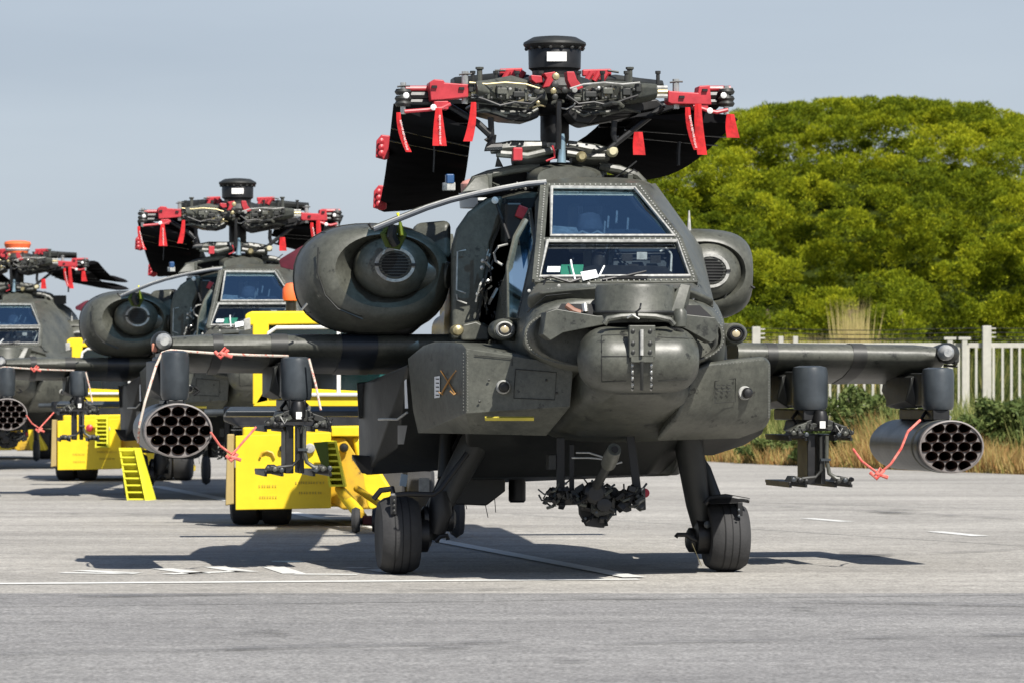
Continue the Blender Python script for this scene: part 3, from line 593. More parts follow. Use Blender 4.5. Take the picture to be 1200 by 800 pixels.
for s, xs in ((-1, (548, 575, 600, 628)), (1, (672, 700, 728, 765))):
    for x in xs:
        obj('hub_bolt', MB().lathe([(.02, 0), (.02, -.06), (.008, -.062)], L(x, 109+random.uniform(-5, 9), .72), 'y', 8), random.choice([SIL, BRS, OD]), RT)
        obj('hub_pin', MB().lathe([(.014, -.03), (.014, .05), (.02, .05), (.02, .07)], L(x+6, 95, .9), 'z', 8), OD, RT)
rnd = random.Random(3)
for i in range(26):                                 # links, fittings and cables crowding the hub
    x = 566+rnd.random()*170; s_ = rnd.choice((-1, 1)); y_ = 104+rnd.random()*24; y = .55+rnd.random()*.35 if abs(x-650) > 25 else .75
    x2 = x+rnd.uniform(-16, 16); y2 = y_+rnd.uniform(-7, 7)
    obj('hub_link', MB().tube([L(x, y_, y), L((x+x2)/2+2, (y_+y2)/2-2, y-.03), L(x2, y2, y)], rnd.uniform(.006, .015), 7), rnd.choice([BK, OD, OD, OL, OL, BRS, BK]), RT)
for s_ in (-1, 1):                                   # ribs, covers and bolt rows along each housing
    for j in range(6):
        x = 650+s_*(34+j*11); yt = 100+abs(j-3)*1.2
        obj('housing_rib', MB().box(L(x, yt+8, .64+.0*j), (.018, .05, .09)), OD if j % 2 else OL, RT, bevel=.004)
        obj('housing_bolt', MB().dome(L(x+4, yt+3, .60), .011, 6), SEAL if j == 2 else OD, RT)
        obj('housing_bolt', MB().dome(L(x+4, yt+14, .60), .011, 6), OD, RT)
    for (x, y_, w_, h_) in ((42, 111, 14, 7), (62, 107, 12, 8), (84, 108, 10, 9), (98, 103, 7, 11), (26, 117, 9, 5)):
        obj('hub_cover', MB().box(L(650+s_*x, y_, .62), (w_*k(.6), .05, h_*k(.6))), OL if x in (62, 26) else OD, RT, bevel=.008)
    obj('hub_hose', MB().tube([L(650+s_*x, y_, .58) for x, y_ in ((14, 112), (28, 122), (46, 120), (64, 124), (82, 117), (98, 112))], .009, 6), BK, RT)
    obj('hub_hose', MB().tube([L(650+s_*x, y_, .58) for x, y_ in ((18, 104), (34, 99), (58, 97), (80, 99), (100, 97))], .007, 6), SEAL if s_ > 0 else BRS, RT)
    obj('pin_stub', MB().lathe([(.02, -.05), (.02, .06), (.03, .065), (.03, .08)], L(650+s_*88, 92, 1.2), 'z', 8), OL, RT)
for s_ in (-1, 1):
    for j in range(5): obj('strap_lamination', MB().beam(L(650+s_*32, 121+j*1.6, .8), L(650+s_*108, 112+j*1.8, .72), .05, .006), OD if j % 2 else OL, RT)
for x, y_, r_ in ((650, 100, .035), (648, 107, .03), (661, 106, .03), (650, 114, .03), (651, 90, .035), (620, 113, .02), (695, 106, .025), (701, 104, .02), (571, 110, .03), (584, 108, .035), (749, 108, .03), (756, 106, .025), (630, 121, .02), (688, 116, .018)):
    obj('rod_end', MB().lathe([(r_*.5, .02), (r_*.8, 0), (r_*.7, -.03), (r_*.3, -.035)], L(x, y_, .66), 'y', 8), BRS if int(x) % 3 == 0 else (OD if r_ > .02 else SIL), RT)
obj('centre_hose', MB().tube([L(655, 120, .68), L(654.5, 135, .66), L(655, 150, .68), L(654, 175, .7)], .02, 8), BK, RT)
obj('curved_cable', MB().tube([L(x, y_, .7) for x, y_ in ((677, 118), (672, 124), (664, 128), (657, 127))], .006, 6), SEAL, RT)
obj('air_probe', MB().tube([L(659, 157, .8), L(659, 168, .8), L(658.5, 178, .8), L(658, 191, .8)], [.017, .022, .026, .034], 12), mat('probe_metal', (.25, .36, .42), .35, metal=.5, var=.2), RT)
for s_ in (-1, 1):
    polyplate('under_hub_pack', [(650+s_*16, 124), (650+s_*92, 118), (650+s_*108, 124), (650+s_*96, 136), (650+s_*60, 143), (650+s_*34, 148), (650+s_*18, 140)] if s_ > 0 else [(650-16, 124), (650-18, 138), (650-34, 143), (650-60, 141), (650-86, 134), (650-100, 124), (650-88, 117)], 1.0, .3, BK, RT, bevel=.02)
    for j in range(5): obj('hub_hose', MB().tube([L(650+s_*(20+j*9), 128+j*2, .8), L(650+s_*(34+j*12), 136-j*2, .76), L(650+s_*(60+j*10), 128+j, .8)], .012, 6), OD if j % 2 else OL, RT)
# red fold kit round the hub
for pts in ([(637, 86), (651, 84), (650, 92), (644, 102), (636, 103), (641, 92)], [(664, 84), (673, 84), (676, 93), (684, 103), (677, 106), (669, 103), (665, 94)], [(622, 88), (635, 89), (636, 97), (628, 98), (623, 94)]):
    polyplate('red_clamp', pts, .78, .12, RD, RT, bevel=.006)
for (x0, x1, yy) in ((585, 612, 85), (682, 716, 86)):
    o = obj('red_crank', MB().beam(L(x0, yy, 1.7), L(x1, yy-1, 1.7), .05, .05), RD, RT, bevel=.01)
    obj('crank_handle', MB().tube([L(x0-5, yy-2, 1.65), L(x0+8, yy-2, 1.65)] if x0 < 650 else [L(x1-4, yy-3, 1.65), L(x1+9, yy-1, 1.65)], .009, 6), OD, o)
    for j in range(3): obj('crank_pin', MB().tube([L(x0+5+j*9, yy+9, 1.55), L(x0+11+j*9, yy-1, 1.55)], .022, 7), RD, o)
# swashplate and control arms
obj('swashplate', MB().lathe([(.2, -.03), (.34, -.02), (.37, 0), (.34, .03), (.2, .035)], L(652, 180, MY-.1), 'z', 28), OD, RT)
for pts, rr_ in (([(575, 175), (600, 173), (640, 171)], .05), ([(666, 170), (690, 175), (722, 179)], .045)):
    obj('bellcrank', MB().tube([L(x, y_, .9) for x, y_ in pts], [rr_*.7, rr_, rr_*.7], 8), OL, RT)
obj('bellcrank', MB().tube([L(x, y_, .85) for x, y_ in ((582, 180), (618, 183), (648, 176))], .028, 8), OL, RT)
obj('bellcrank', MB().tube([L(x, y_, .85) for x, y_ in ((664, 180), (690, 184), (714, 184))], .028, 8), OL, RT)
obj('rod_ball', MB().lathe([(.02, .05), (.038, .02), (.042, -.02), (.025, -.05)], L(717, 178, .82), 'y', 14), mat('ivory_cap', (.5, .46, .3), .5, var=.2), RT)
obj('rod_ball', MB().lathe([(.02, .05), (.036, .02), (.038, -.02), (.022, -.05)], L(681, 184, .8), 'y', 14), BRS, RT)
obj('pitch_link', MB().tube([L(x, y_, .8) for x, y_ in ((570, 166), (576, 158), (575, 138))], .022, 8), BK, RT)
obj('pitch_link', MB().tube([L(x, y_, .8) for x, y_ in ((525, 124), (560, 145), (574, 158))], .026, 8), BK, RT)
obj('pitch_link', MB().tube([L(x, y_, .8) for x, y_ in ((577, 158), (576, 168), (569, 173), (588, 172))], .03, 8), BK, RT)
obj('pitch_link', MB().tube([L(x, y_, .8) for x, y_ in ((776, 126), (745, 150), (722, 168), (714, 175))], .022, 8), BK, RT)
obj('pitch_link', MB().tube([L(x, y_, .8) for x, y_ in ((720, 142), (719, 158), (722, 168))], .022, 8), BK, RT)
obj('red_lock_block', MB().box(L(606, 181, .75), (11*q, .08, 15*q)), RD, RT, bevel=.008)
obj('red_cable', MB().tube([L(x, y_, .72) for x, y_ in ((640, 189), (650, 185), (650, 178), (647, 171))], .008, 6), RD, RT)
obj('actuator', MB().lathe([(.09, -.13), (.11, -.06), (.11, .06), (.08, .13)], L(622, 186, 1.0), 'x', 18, 1, .6), OD, RT)
obj('actuator', MB().lathe([(.06, -.13), (.07, -.06), (.07, .06), (.05, .13)], L(690, 186, 1.0), 'x', 18, 1, .9), OL, RT)

# blades and the red fold brackets
def blade(fo, fi, bo, bi, y0, y1, label=None):
    A, B, C_, D__ = L(*fo, y0), L(*fi, y0), L(*bo, y1), L(*bi, y1); b = MB(); rings = []
    for i in range(9):
        t = i/8; p, q_ = A.lerp(C_, t), B.lerp(D__, t); sag = -.10*math.sin(PI*t); d = q_-p; n = V(0, 0, 1)
        rings.append([p+V(0, 0, sag), p+d*.08+n*.03+V(0, 0, sag), p+d*.35+n*.045+V(0, 0, sag), p+d+V(0, 0, sag+.004), p+d*.35-n*.03+V(0, 0, sag), p+d*.08-n*.025+V(0, 0, sag)])
    o = obj('rotor_blade', b.loft(rings), BL, RT, ang=50)
    for t in (.12, .2):
        p, q_ = A.lerp(C_, t), B.lerp(D__, t); s_ = -.10*math.sin(PI*t)
        obj('blade_seam', MB().beam(p+V(0, 0, s_-.032), q_+V(0, 0, s_-.012), .03, .008), BK, o)
    return o
blade((461, 122), (553, 152), (443, 246), (530, 238), .75, 6.6)
blade((865, 140), (745, 138), (760, 211), (655, 186), .75, 6.6)
blade((488, 115), (556, 122), (470, 238), (540, 232), 2.0, 7.4)
blade((850, 118), (720, 128), (735, 196), (640, 172), 1.6, 7.4)
for s, x0, x1, xb0, xb1 in ((-1, 506, 549, 503, 521), (1, 783, 829, 818, 834)):
    fb = obj('fold_bracket', MB().plate([L(x, y_, .6) for x, y_ in ([(503, 97), (509, 93), (520, 94), (521, 97), (549, 99), (549, 114), (520, 117), (505, 118)] if s < 0 else [(783, 106), (787, 107), (818, 109), (819, 101), (832, 100), (833, 110), (834, 123), (787, 122), (783, 120)])], (0, 1, 0), .16), RD, RT, bevel=.008)
    for x, y_ in (((509, 102), (541, 104)) if s < 0 else ((799, 114), (826, 106))): obj('bracket_slot', MB().box(L(x, y_, .59), (6*q, .02, 3*q)), INT, fb)
    px_ = 545 if s < 0 else 792; qx = 472.5 if s < 0 else 851
    obj('lock_pin', MB().tube([L(px_, 84 if s < 0 else 93, .68), L(px_, 122 if s < 0 else 128, .68)], .024, 8), SIL, RT)
    obj('lock_pin', MB().tube([L(qx, 97 if s < 0 else 101, .68), L(qx, 134, .68)], .02, 8), SIL, RT)
    for (x, y_) in ((px_, 87 if s < 0 else 96), (qx, 101 if s < 0 else 104)): obj('pin_handle', MB().tube([L(x-7, y_+1, .66), L(x, y_, .66), L(x+8, y_, .66)], .007, 6), BK, RT)
    a0, a1 = (475, 508) if s < 0 else (820, 856)
    for y_, r_ in ((104, .02), (112, .03), (120, .026)): obj('root_fitting', MB().tube([L(a0, y_, .74), L(a1, y_, .74)], r_, 8), RD if y_ == 104 else BK, RT)
    for y_ in (108, 116, 122): obj('root_lug', MB().lathe([(.05, -.02), (.062, 0), (.05, .02)], L(qx, y_, .7), 'z', 16), OD, RT)
    obj('red_link', MB().tube([L(x, y_, .62) for x, y_ in (((474, 131), (500, 129), (518, 127), (528, 122)) if s < 0 else ((812, 124), (830, 130), (840, 132), (853, 129)))], .014, 8), RD, RT)
    obj('red_block', MB().box(L(516 if s < 0 else 820, 124, .66), (17*q, .1, 10*q)), RD, RT, bevel=.008)
    for x, y_ in (((508, 126), (476, 112)) if s < 0 else ((832, 130), (848, 112))): obj('root_bolt', MB().dome(L(x, y_, .58), .022, 10), WHT, RT)
    a0, a1 = (552, 566) if s < 0 else (766, 782)
    for y_ in (103, 108, 113): obj('hinge_clevis', MB().tube([L(a0, y_, .62), L(a1, y_, .62)], .016, 6), BRS if y_ == 108 else SEAL, RT)
for x, y_, d in ((449, 173, 2.4), (446, 232, 5.6)):
    cb = obj('tip_clamp', MB().hull([L(x+a, y_+c_, d+e_) for a, c_, e_ in ((-8, -8, 0), (-2, -15, 0), (8, -14, 0), (7, 13, 0), (2, 15, 0), (-9, 12, 0), (-8, -6, .25), (7, -12, .25), (7, 12, .25), (-8, 10, .25))]), RD, RT, bevel=.01)
    for j in (-7, 0, 7): obj('clamp_knob', MB().dome(L(x-2, y_+j, d-.03), .025, 8), RD, cb)
obj('blade_strap', MB().tube([L(508, 163, 1.1), L(509, 178, 1.1), L(508, 202, 1.1)], .006, 5), BK, RT)
obj('blade_strap', MB().tube([L(796, 166, 1.0), L(795, 180, 1.0), L(795, 194, 1.0)], .014, 5), BK, RT)

# tail
TB = empty('tail_unit', (0, 0, 0)); TB.parent = H
b = MB().loft([se(0, 6.1, 1.75, .18, .2), se(0, 7.4, 1.75, .12, .15)]); obj('tail_boom_end', b, OL, TB)
obj('tail_fin', MB().hull([V(x, y, z) for x, y, z in ((-.06, 6.2, 1.7), (.06, 6.2, 1.7), (-.06, 7.3, 1.7), (.06, 7.3, 1.7), (-.03, 7.1, 2.6), (.03, 7.1, 2.6), (-.03, 7.6, 2.6), (.03, 7.6, 2.6))]), OL, TB, bevel=.01)
sc_ = (L(430, 484, 6.0)).x
obj('stabilator', MB().hull([V(x, y, z) for x, y, z in ((-2.0, 6.25, 1.04), (1.7, 6.25, 1.04), (-2.0, 6.6, 1.03), (1.7, 6.6, 1.03), (-1.95, 6.35, 1.12), (1.65, 6.35, 1.12), (-2.0, 6.22, 1.08), (1.7, 6.22, 1.08))]), GY, TB, bevel=.012)
obj('stabilator_post', MB().hull([V(x, y, z) for x, y, z in ((-.08, 6.3, 1.1), (.08, 6.3, 1.1), (-.08, 6.6, 1.1), (.08, 6.6, 1.1), (-.1, 6.2, 1.7), (.1, 6.2, 1.7), (-.1, 6.6, 1.7), (.1, 6.6, 1.7))]), OL, TB)
for a in (.5, 1.5, 2.5+PI/6, 3.6): obj('tail_rotor_blade', MB().beam(V(.15, 7.3, 2.2)-V(0, math.cos(a), math.sin(a))*.5, V(.15, 7.3, 2.2)+V(0, math.cos(a), math.sin(a))*.5, .16, .03, up=(1, 0, 0)), BL, TB)
obj('tail_gear_leg', MB().tube([V(0, 6.0, 1.5), V(0, 6.7, .3), V(0, 6.6, .2)], .05, 10), OD, TB)
obj('tail_wheel', MB().lathe([(.1, -.06), (.17, -.05), (.2, 0), (.17, .05), (.1, .06)], V(.0, 6.65, .2), 'x', 24), TYRE, TB)

# stub wings, pylons and stores
def wing(xr, xt, tr, br, tt, bt, side):
    rings = []
    for i in range(9):
        t = i/8; x = xr+(xt-xr)*t; T_, B_ = tr+(tt-tr)*t, br+(bt-br)*t
        a = L(x, T_, .95+.12*t); c_ = L(x, B_, .95+.12*t); zm = (a.z+c_.z)/2; h = (a.z-c_.z)/2; y0 = a.y
        sh = 1 if i < 8 else .8
        pts = [(0, 0), (.02, .55), (.08, .9), (.2, 1.0), (.5, .8), (1.05, -.75), (1.05, -1.15), (.7, -2.5), (.35, -1.9), (.12, -1.15), (.02, -.55)]
        rings.append([V(a.x, y0-.02+py_, zm+h*pz*sh) for py_, pz in pts])
    return obj('stub_wing', MB().loft(rings), OL, H, ang=50)
wl = wing(545, 192, 391, 418, 392, 417, -1); wr = wing(865, 1108, 401, 428, 404, 430, 1)
def band(x0, x1, t_, b_, name, m, parent, g=.006):
    rings = []
    for x in (x0, x1):
        tt = abs(x-(545 if x < 600 else 865))/(353 if x < 600 else 243)
        a = L(x, t_, .95+.12*tt); c_ = L(x, b_, .95+.12*tt); zm = (a.z+c_.z)/2; h = (a.z-c_.z)/2
        pts = [(-g, 0), (.02-g, .6), (.08, .93+.03), (.2, 1.05), (.5, .86), (1.06, -.7), (1.06, -1.2), (.7, -2.56), (.35, -1.97), (.12, -1.22), (.02-g, -.6)]
        rings.append([V(a.x, a.y-.02+py_, zm+h*pz) for py_, pz in pts])
    return obj(name, MB().loft(rings, caps=True), m, parent, ang=50)
band(401, 443, 391.3, 417.7, 'tape_band', TAPE, wl)
PATCH = mat('touch_up_paint', (.03, .031, .03), .5, color2=(.05, .05, .045), vscale=8)
for x0, x1, t_, b_, wg in ((250, 262, 391.6, 417.6, wl), (318, 338, 391.4, 417.6, wl), (900, 912, 401.9, 428.4, wr), (1000, 1016, 402.6, 429.0, wr)):
    band(x0, x1, t_, b_, 'touch_up_band', PATCH, wg, .003)
for s, x, y_ in ((-1, 190, 401), (1, 1111, 414)):
    o = obj('wing_tip_cap', MB().lathe([(.045, .5), (.07, .2), (.078, 0), (.07, -.06), (.045, -.1), (.01, -.12)], L(x, y_, 1.0), 'y', 18), OD, H)
    obj('tip_lamp', MB().lathe([(.03, .05), (.058, .01), (.055, -.04), (.03, -.075)], L(x+(2 if s < 0 else -3), y_-1, .9), 'y', 14), mat('cloudy_lamp', (.22, .23, .24), .3, color2=(.42, .42, .4), vscale=18), o)
    obj('tip_fitting', MB().tube([L(x+s*5, y_-6, 1.0), L(x+s*9, y_+2, .98), L(x+s*7, y_+12, 1.0)], .025, 8), BK, o)
    obj('tip_fitting', MB().box(L(x+s*9, y_+6, .95), (.04, .05, .06)), mat('salmon_cap', (.5, .2, .13), .6, var=.2) if s < 0 else OD, o, bevel=.01)
    if s > 0: obj('tip_pin', MB().tube([L(1106, 428, 1), L(1122, 429, 1)], .01, 6), BK, o)
for x0, x1, yy in ((300, 330, 400), (520, 536, 399), (905, 930, 408), (1040, 1075, 411)):
    pass
def pylon(x, t_, b_, wpx, y=.72):
    o = empty('weapon_pylon', (0, 0, 0)); o.parent = H
    c_ = L(x, (t_+b_)/2, y); r_ = wpx*k(y)/2; h = (b_-t_)*k(y)/2
    obj('pylon_nose', MB().lathe([(r_*.5, -h), (r_*.88, -h*.95), (r_*.98, -h*.8), (r_, -h*.5), (r_, h*.7), (r_*.93, h*.93), (r_*.6, h)], c_, 'z', 24, 1, 1.2), GY, o)
    pts = []
    for xx in (-.9, .9):
        for yy, zz in ((0, h*.75), (0, -h*.8), (1.15, h*.8), (1.25, -.1*h), (1.0, -h*.9)): pts.append(c_+V(xx*r_, yy+.05, zz))
    obj('pylon_body', MB().hull(pts), OD, o, bevel=.015)
    obj('pylon_cover', MB().hull([c_+V(-r_-.05+a, b2, z) for a, b2, z in ((0, .3, -h*.55), (.03, .25, h*.55), (0, .9, h*.6), (0, .9, -h*.8), (.08, .25, -h*.9), (.08, .9, -h*.95), (.1, .3, h*.7))]), OD, o, bevel=.01)
    obj('ejector_rack', MB().box(c_+V(0, .4, -h-.03), (r_*1.1, 1.0, .08)), BK, o, bevel=.01)
    for i in (-1, 1):
        obj('sway_brace', MB().tube([c_+V(i*r_*.5, .1, -h-.0), c_+V(i*r_*.9, .05, -h-.05), c_+V(i*r_*.7, .05, -h-.1)], .013, 6), BK if i < 0 else SIL, o)
    obj('brace_bolt', MB().dome(c_+V(0, -.03, -h-.05), .03, 10), SIL, o)
    return o
pylon(205, 411, 469, 33); pylon(347, 418, 469, 37); pylon(949, 428, 481, 42); pylon(1099, 430, 481, 38)

pod_meshes = {}
def pod(x, y_, back):
    o = empty('rocket_launcher', (0, 0, 0)); o.parent = H
    c_ = L(x, y_, .3); rx, rz_ = 39.5*k(.3), 31.5*k(.3); sx_ = rx/rz_; D = 1
    P = rz_*.405/1.0; tr_ = P*.46
    b = MB().lathe([(rz_*.97, .0), (rz_*1.0, .01), (rz_*1.0, .22), (rz_*.985, .225), (rz_*.985, 1.5), (rz_*.9, 1.6), (rz_*.6, 1.7)], c_, 'y', 44, sx_, 1, caps=False)
    obj('pod_shell', b, GY, o)
    obj('pod_band', MB().lathe([(rz_*1.0, .2), (rz_*1.012, .205), (rz_*1.012, .25), (rz_*1.0, .255)], c_, 'y', 44, sx_, 1, caps=False), OL, o)
    cs = []
    for row, n in ((2, 3), (1, 4), (0, 5), (-1, 4), (-2, 3)):
        for i in range(n): cs.append(((i-(n-1)/2)*P, row*P*.866))
    vs = [Vector((rz_*.985*math.cos(2*PI*i/48), rz_*.985*math.sin(2*PI*i/48))) for i in range(48)]; es = [(i, (i+1) % 48) for i in range(48)]
    for cx_, cy_ in cs:
        b0 = len(vs); vs += [Vector((cx_+tr_*math.cos(2*PI*i/18), cy_+tr_*math.sin(2*PI*i/18))) for i in range(18)]; es += [(b0+i, b0+(i+1) % 18) for i in range(18)]
    ov, oe, of, *_ = delaunay_2d_cdt(vs, es, [], 1, 1e-5)
    fs = [f for f in of if all(((sum(ov[i].x for i in f)/3-a)**2+(sum(ov[i].y for i in f)/3-b2)**2) > (tr_*.98)**2 for a, b2 in cs)]
    m = MB(); m.add([c_+V(v.x*sx_, .004, v.y) for v in ov], fs); obj('face_plate', m, PLT, o)
    obj('face_rim', MB().lathe([(rz_*.93, .003), (rz_*.95, -.012), (rz_*1.0, -.008), (rz_*1.005, .03)], c_, 'y', 44, sx_, 1, caps=False), PLT, o)
    for i, (cx_, cy_) in enumerate(cs):
        tb = MB().lathe([(tr_*.99, -.008), (tr_*1.05, -.004), (tr_*.97, -.008), (tr_*.92, .02), (tr_*.92, .35), (tr_*.3, .36), (.002, .34)], V(0, 0, 0), 'y', 16, sx_, 1, caps=False)
        if 'tube' not in pod_meshes:
            t_ = obj('launch_tube', tb, TUB, o); pod_meshes['tube'] = t_.data
        else:
            t_ = bpy.data.objects.new('launch_tube', pod_meshes['tube']); col.objects.link(t_); t_.parent = o
        t_.location = c_+V(cx_*sx_, 0, cy_)
    return o
pod(209, 504, 0); pod(1115, 523, 0)

def rail_launcher(x, t_, b_, wd):
    o = empty('missile_rail_launcher', (0, 0, 0)); o.parent = H
    y = .62; q = k(y); W_ = wd*q/2; c_ = L(x, t_, y); zt = c_.z; zb = L(x, b_, y).z; cx_ = c_.x; zr = zt-.115; ln = .8
    obj('centre_mount', MB().lathe([(.02, -.06), (.05, -.05), (.055, .02), (.04, .06), (.02, .07)], V(cx_, y-.02, zt-.02), 'z', 14), BK, o)
    obj('white_tag', MB().box(V(cx_, y-.08, zt-.055), (.04, .01, .05)), WHT, o)
    obj('cross_beam', MB().hull([V(cx_+a*W_, y+d, zt+z) for a, d, z in ((-.42, 0, -.03), (.42, 0, -.03), (-.55, 0, -.1), (.55, 0, -.1), (-.42, .7, -.03), (.42, .7, -.03), (-.5, .7, -.1), (.5, .7, -.1), (0, 0, .005))]), OD, o, bevel=.008)
    for s_ in (-1, 1):
        obj('upper_bracket', MB().hull([V(cx_+s_*a*W_, y+d, zt+z) for a, d, z in ((.4, -.02, -.035), (.72, -.02, -.06), (.98, -.02, -.1), (.9, -.02, -.125), (.45, -.02, -.09), (.4, .25, -.035), (.9, .25, -.1), (.45, .25, -.09))]), OL if s_ < 0 else OD, o, bevel=.008)
        for za, nm in ((zr-.025, 'missile_rail'), (zb+.02, 'missile_rail')):
            r_ = obj(nm, MB().box(V(cx_+s_*W_*.7, y+ln/2, za), (W_*.56, ln, .024)), BK, o, bevel=.004)
            for side_ in (-1, 1): obj('rail_lip', MB().box(V(cx_+s_*W_*.7+side_*W_*.24, y+ln/2-.03, za-.018), (.018, ln, .022)), BK, r_)
            obj('rail_shoe', MB().hull([V(cx_+s_*(W_*.7)+a, y-.06+d, za+z) for a, d, z in ((-W_*.2, 0, .01), (W_*.2, 0, .01), (-W_*.12, 0, .05), (W_*.1, 0, .04), (-W_*.2, .3, .01), (W_*.2, .3, .01), (-W_*.1, .3, .05), (W_*.1, .3, .05))]), OD, r_, bevel=.008)
            for j in range(3): obj('rail_pin', MB().lathe([(.004, -.02), (.016, -.015), (.018, .02)], V(cx_+s_*W_*(.5+.2*j), y-.08, za+.016+.006*j), 'y', 8), rlr.choice([OD, OL, BK, GY]), r_)
    for xo, m, w_ in ((-.055, BK, .058), (.03, OD, .035)):
        obj('hanger', MB().box(V(cx_+xo, y+.2, (zr+zb)/2), (w_, .34, zr-zb-.02)), m, o, bevel=.006)
    obj('loom', MB().tube([V(cx_+.045, y-.02, zr-.02), V(cx_+.04, y-.03, (zt+zb)/2-.05), V(cx_+.06, y-.03, zb+.09), V(cx_+.11, y-.04, zb+.055), V(cx_+W_*.75, y-.05, zb+.05)], .015, 8), OL, o)
    obj('loom', MB().tube([V(cx_-.0, y-.02, zr-.02), V(cx_-.0, y-.03, zb+.11), V(cx_-.04, y-.03, zb+.065), V(cx_-W_*.6, y-.04, zb+.055)], .012, 8), OD, o)
    obj('loom_clip', MB().box(V(cx_+.03, y-.045, (zr+zb)/2), (.07, .02, .018)), GY, o)
    for i in range(14):
        a = rlr.uniform(-.9, .9)
        obj('rail_fitting', MB().box(V(cx_+a*W_, y-.05, zt-.05-.06*abs(a)+rlr.uniform(-.02, .02)), (rlr.uniform(.02, .05), .05, rlr.uniform(.012, .035)), Euler((0, rlr.uniform(-.6, .6), 0)).to_matrix()), rlr.choice([BK, OD, OL, OD]), o, bevel=.003)
    for i in range(4):
        a = rlr.uniform(-.8, .8); obj('lanyard', MB().tube([V(cx_+a*W_, y-.08, zt-.06), V(cx_+(a+.12)*W_, y-.1, zt-.11), V(cx_+(a+.2)*W_, y-.08, zt-.08)], .004, 5), SEAL if i == 0 else BK, o)
    return o
rlr = random.Random(5)
rail_launcher(349, 477, 556, 80); rail_launcher(961, 488, 569, 78)
# small loose ends hanging under the wing
obj('tie_ring', MB().tube([L(x, y_, .9) for x, y_ in ((228, 453), (233, 458), (226, 462))], .012, 6), BK, H)

# chain gun
G = empty('chain_gun', (0, 0, 0)); G.parent = H
gy = -.9
obj('gun_barrel', MB().tube([L(694, 578, -.95), L(706, 556, -1.15), L(714, 541, -1.3)], [.034, .03, .03], 14), OD, G)
obj('muzzle_brake', MB().tube([L(713, 543, -1.29), L(716, 535, -1.4), L(720, 526, -1.5)], [.05, .052, .045], 14), OL, G)
obj('muzzle_bore', MB().lathe([(.022, .0), (.022, -.012), (.004, -.011)], L(720.5, 526, -1.52), 'y', 12), INT, G)
obj('gun_cradle', MB().hull([L(x, y_, d) for x, y_, d in ((676, 572, -.85), (722, 570, -.85), (732, 586, -.85), (716, 602, -.85), (708, 617, -.85), (686, 616, -.85), (678, 602, -.85), (676, 572, -.3), (722, 575, -.3), (708, 610, -.3), (688, 612, -.3))]), BK, G, bevel=.015)
obj('gun_receiver', MB().hull([L(x, y_, d) for x, y_, d in ((692, 580, -1.0), (712, 576, -1.0), (722, 584, -1.0), (722, 598, -.98), (700, 606, -.98), (692, 600, -1.0), (694, 582, -.5), (720, 580, -.5), (718, 600, -.5), (698, 602, -.5))]), OD, G, bevel=.012)
obj('receiver_cap', MB().lathe([(.015, -.05), (.05, -.045), (.058, .0), (.05, .06)], L(707, 591, -1.0), 'y', 12, 1, .85), BK, G)
obj('gun_collar', MB().lathe([(.05, -.05), (.075, -.03), (.08, .03), (.06, .06)], L(697, 577, -1.0), 'y', 12), BK, G)
obj('gun_beam', MB().hull([L(x, y_, d) for x, y_, d in ((650, 584, -.8), (690, 577, -.8), (740, 573, -.8), (752, 580, -.8), (750, 588, -.8), (652, 592, -.8), (650, 582, -.6), (750, 576, -.6), (750, 588, -.6), (652, 590, -.6))]), OD, G, bevel=.01)
for i in range(9):                                    # feed chute links curling in from the side
    t = i/8; x = 640+38*t; y_ = 586-10*math.sin(t*PI*.9)+6*t
    obj('feed_link', MB().box(L(x, y_, -.92), (.018, .09, .055), Euler((0, .5-t, 0)).to_matrix()), BK if i % 2 else OD, G, bevel=.003)
for s_, x in ((-1, 683), (1, 724)):
    obj('recoil_spring', MB().tube([L(x, 596, -.95), L(x+8, 574, -1.02)], .02, 8), BK, G)
    for j in range(6): obj('spring_coil', MB().lathe([(.020, -.004), (.026, 0), (.020, .004)], L(x+1+j*1.3, 593-j*3.4, -.955-j*.012), 'z', 10), OD, G)
obj('gun_clevis', MB().hull([L(x, y_, d) for x, y_, d in ((733, 575, -.95), (756, 570, -.95), (757, 597, -.95), (750, 598, -.95), (748, 584, -.95), (735, 586, -.95), (733, 575, -.75), (756, 572, -.75), (754, 595, -.75))]), BK, G, bevel=.006)
obj('gun_clevis', MB().hull([L(x, y_, d) for x, y_, d in ((728, 588, -.95), (740, 588, -.95), (740, 598, -.95), (734, 600, -.95), (728, 598, -.95), (728, 590, -.8), (740, 590, -.8), (738, 598, -.8))]), BK, G, bevel=.006)
obj('gun_foot', MB().hull([L(x, y_, d) for x, y_, d in ((683, 606, -.9), (712, 606, -.9), (708, 618, -.9), (704, 618, -.9), (702, 615, -.9), (688, 616, -.9), (683, 606, -.7), (710, 606, -.7), (704, 616, -.7), (688, 615, -.7))]), BK, G, bevel=.004)
for x, y0, y1, w_ in ((657, 512, 590, 10), (670, 520, 578, 6), (748, 505, 585, 10)):
    xo = -10 if x > 700 else 0
    obj('gun_hanger', MB().hull([L(x+xo-w_/2, y0, -.75), L(x+xo+w_/2, y0, -.75), L(x-w_/2, y1, -.75), L(x+w_/2, y1, -.75), L(x+xo-w_/2, y0, -.55), L(x+xo+w_/2, y0, -.55), L(x-w_/2, y1, -.6), L(x+w_/2, y1, -.6)]), BK, G, bevel=.006)
obj('gun_box', MB().box(L(646, 541, -.7), (9*k(-.7), .12, 18*k(-.7))), OD, G, bevel=.006)
obj('red_cap', MB().lathe([(.01, -.03), (.032, -.025), (.034, .04), (.02, .05)], L(755, 577, -.86), 'y', 12), mat('crimson_cap', (.3, .01, .03), .5, var=.2), G)
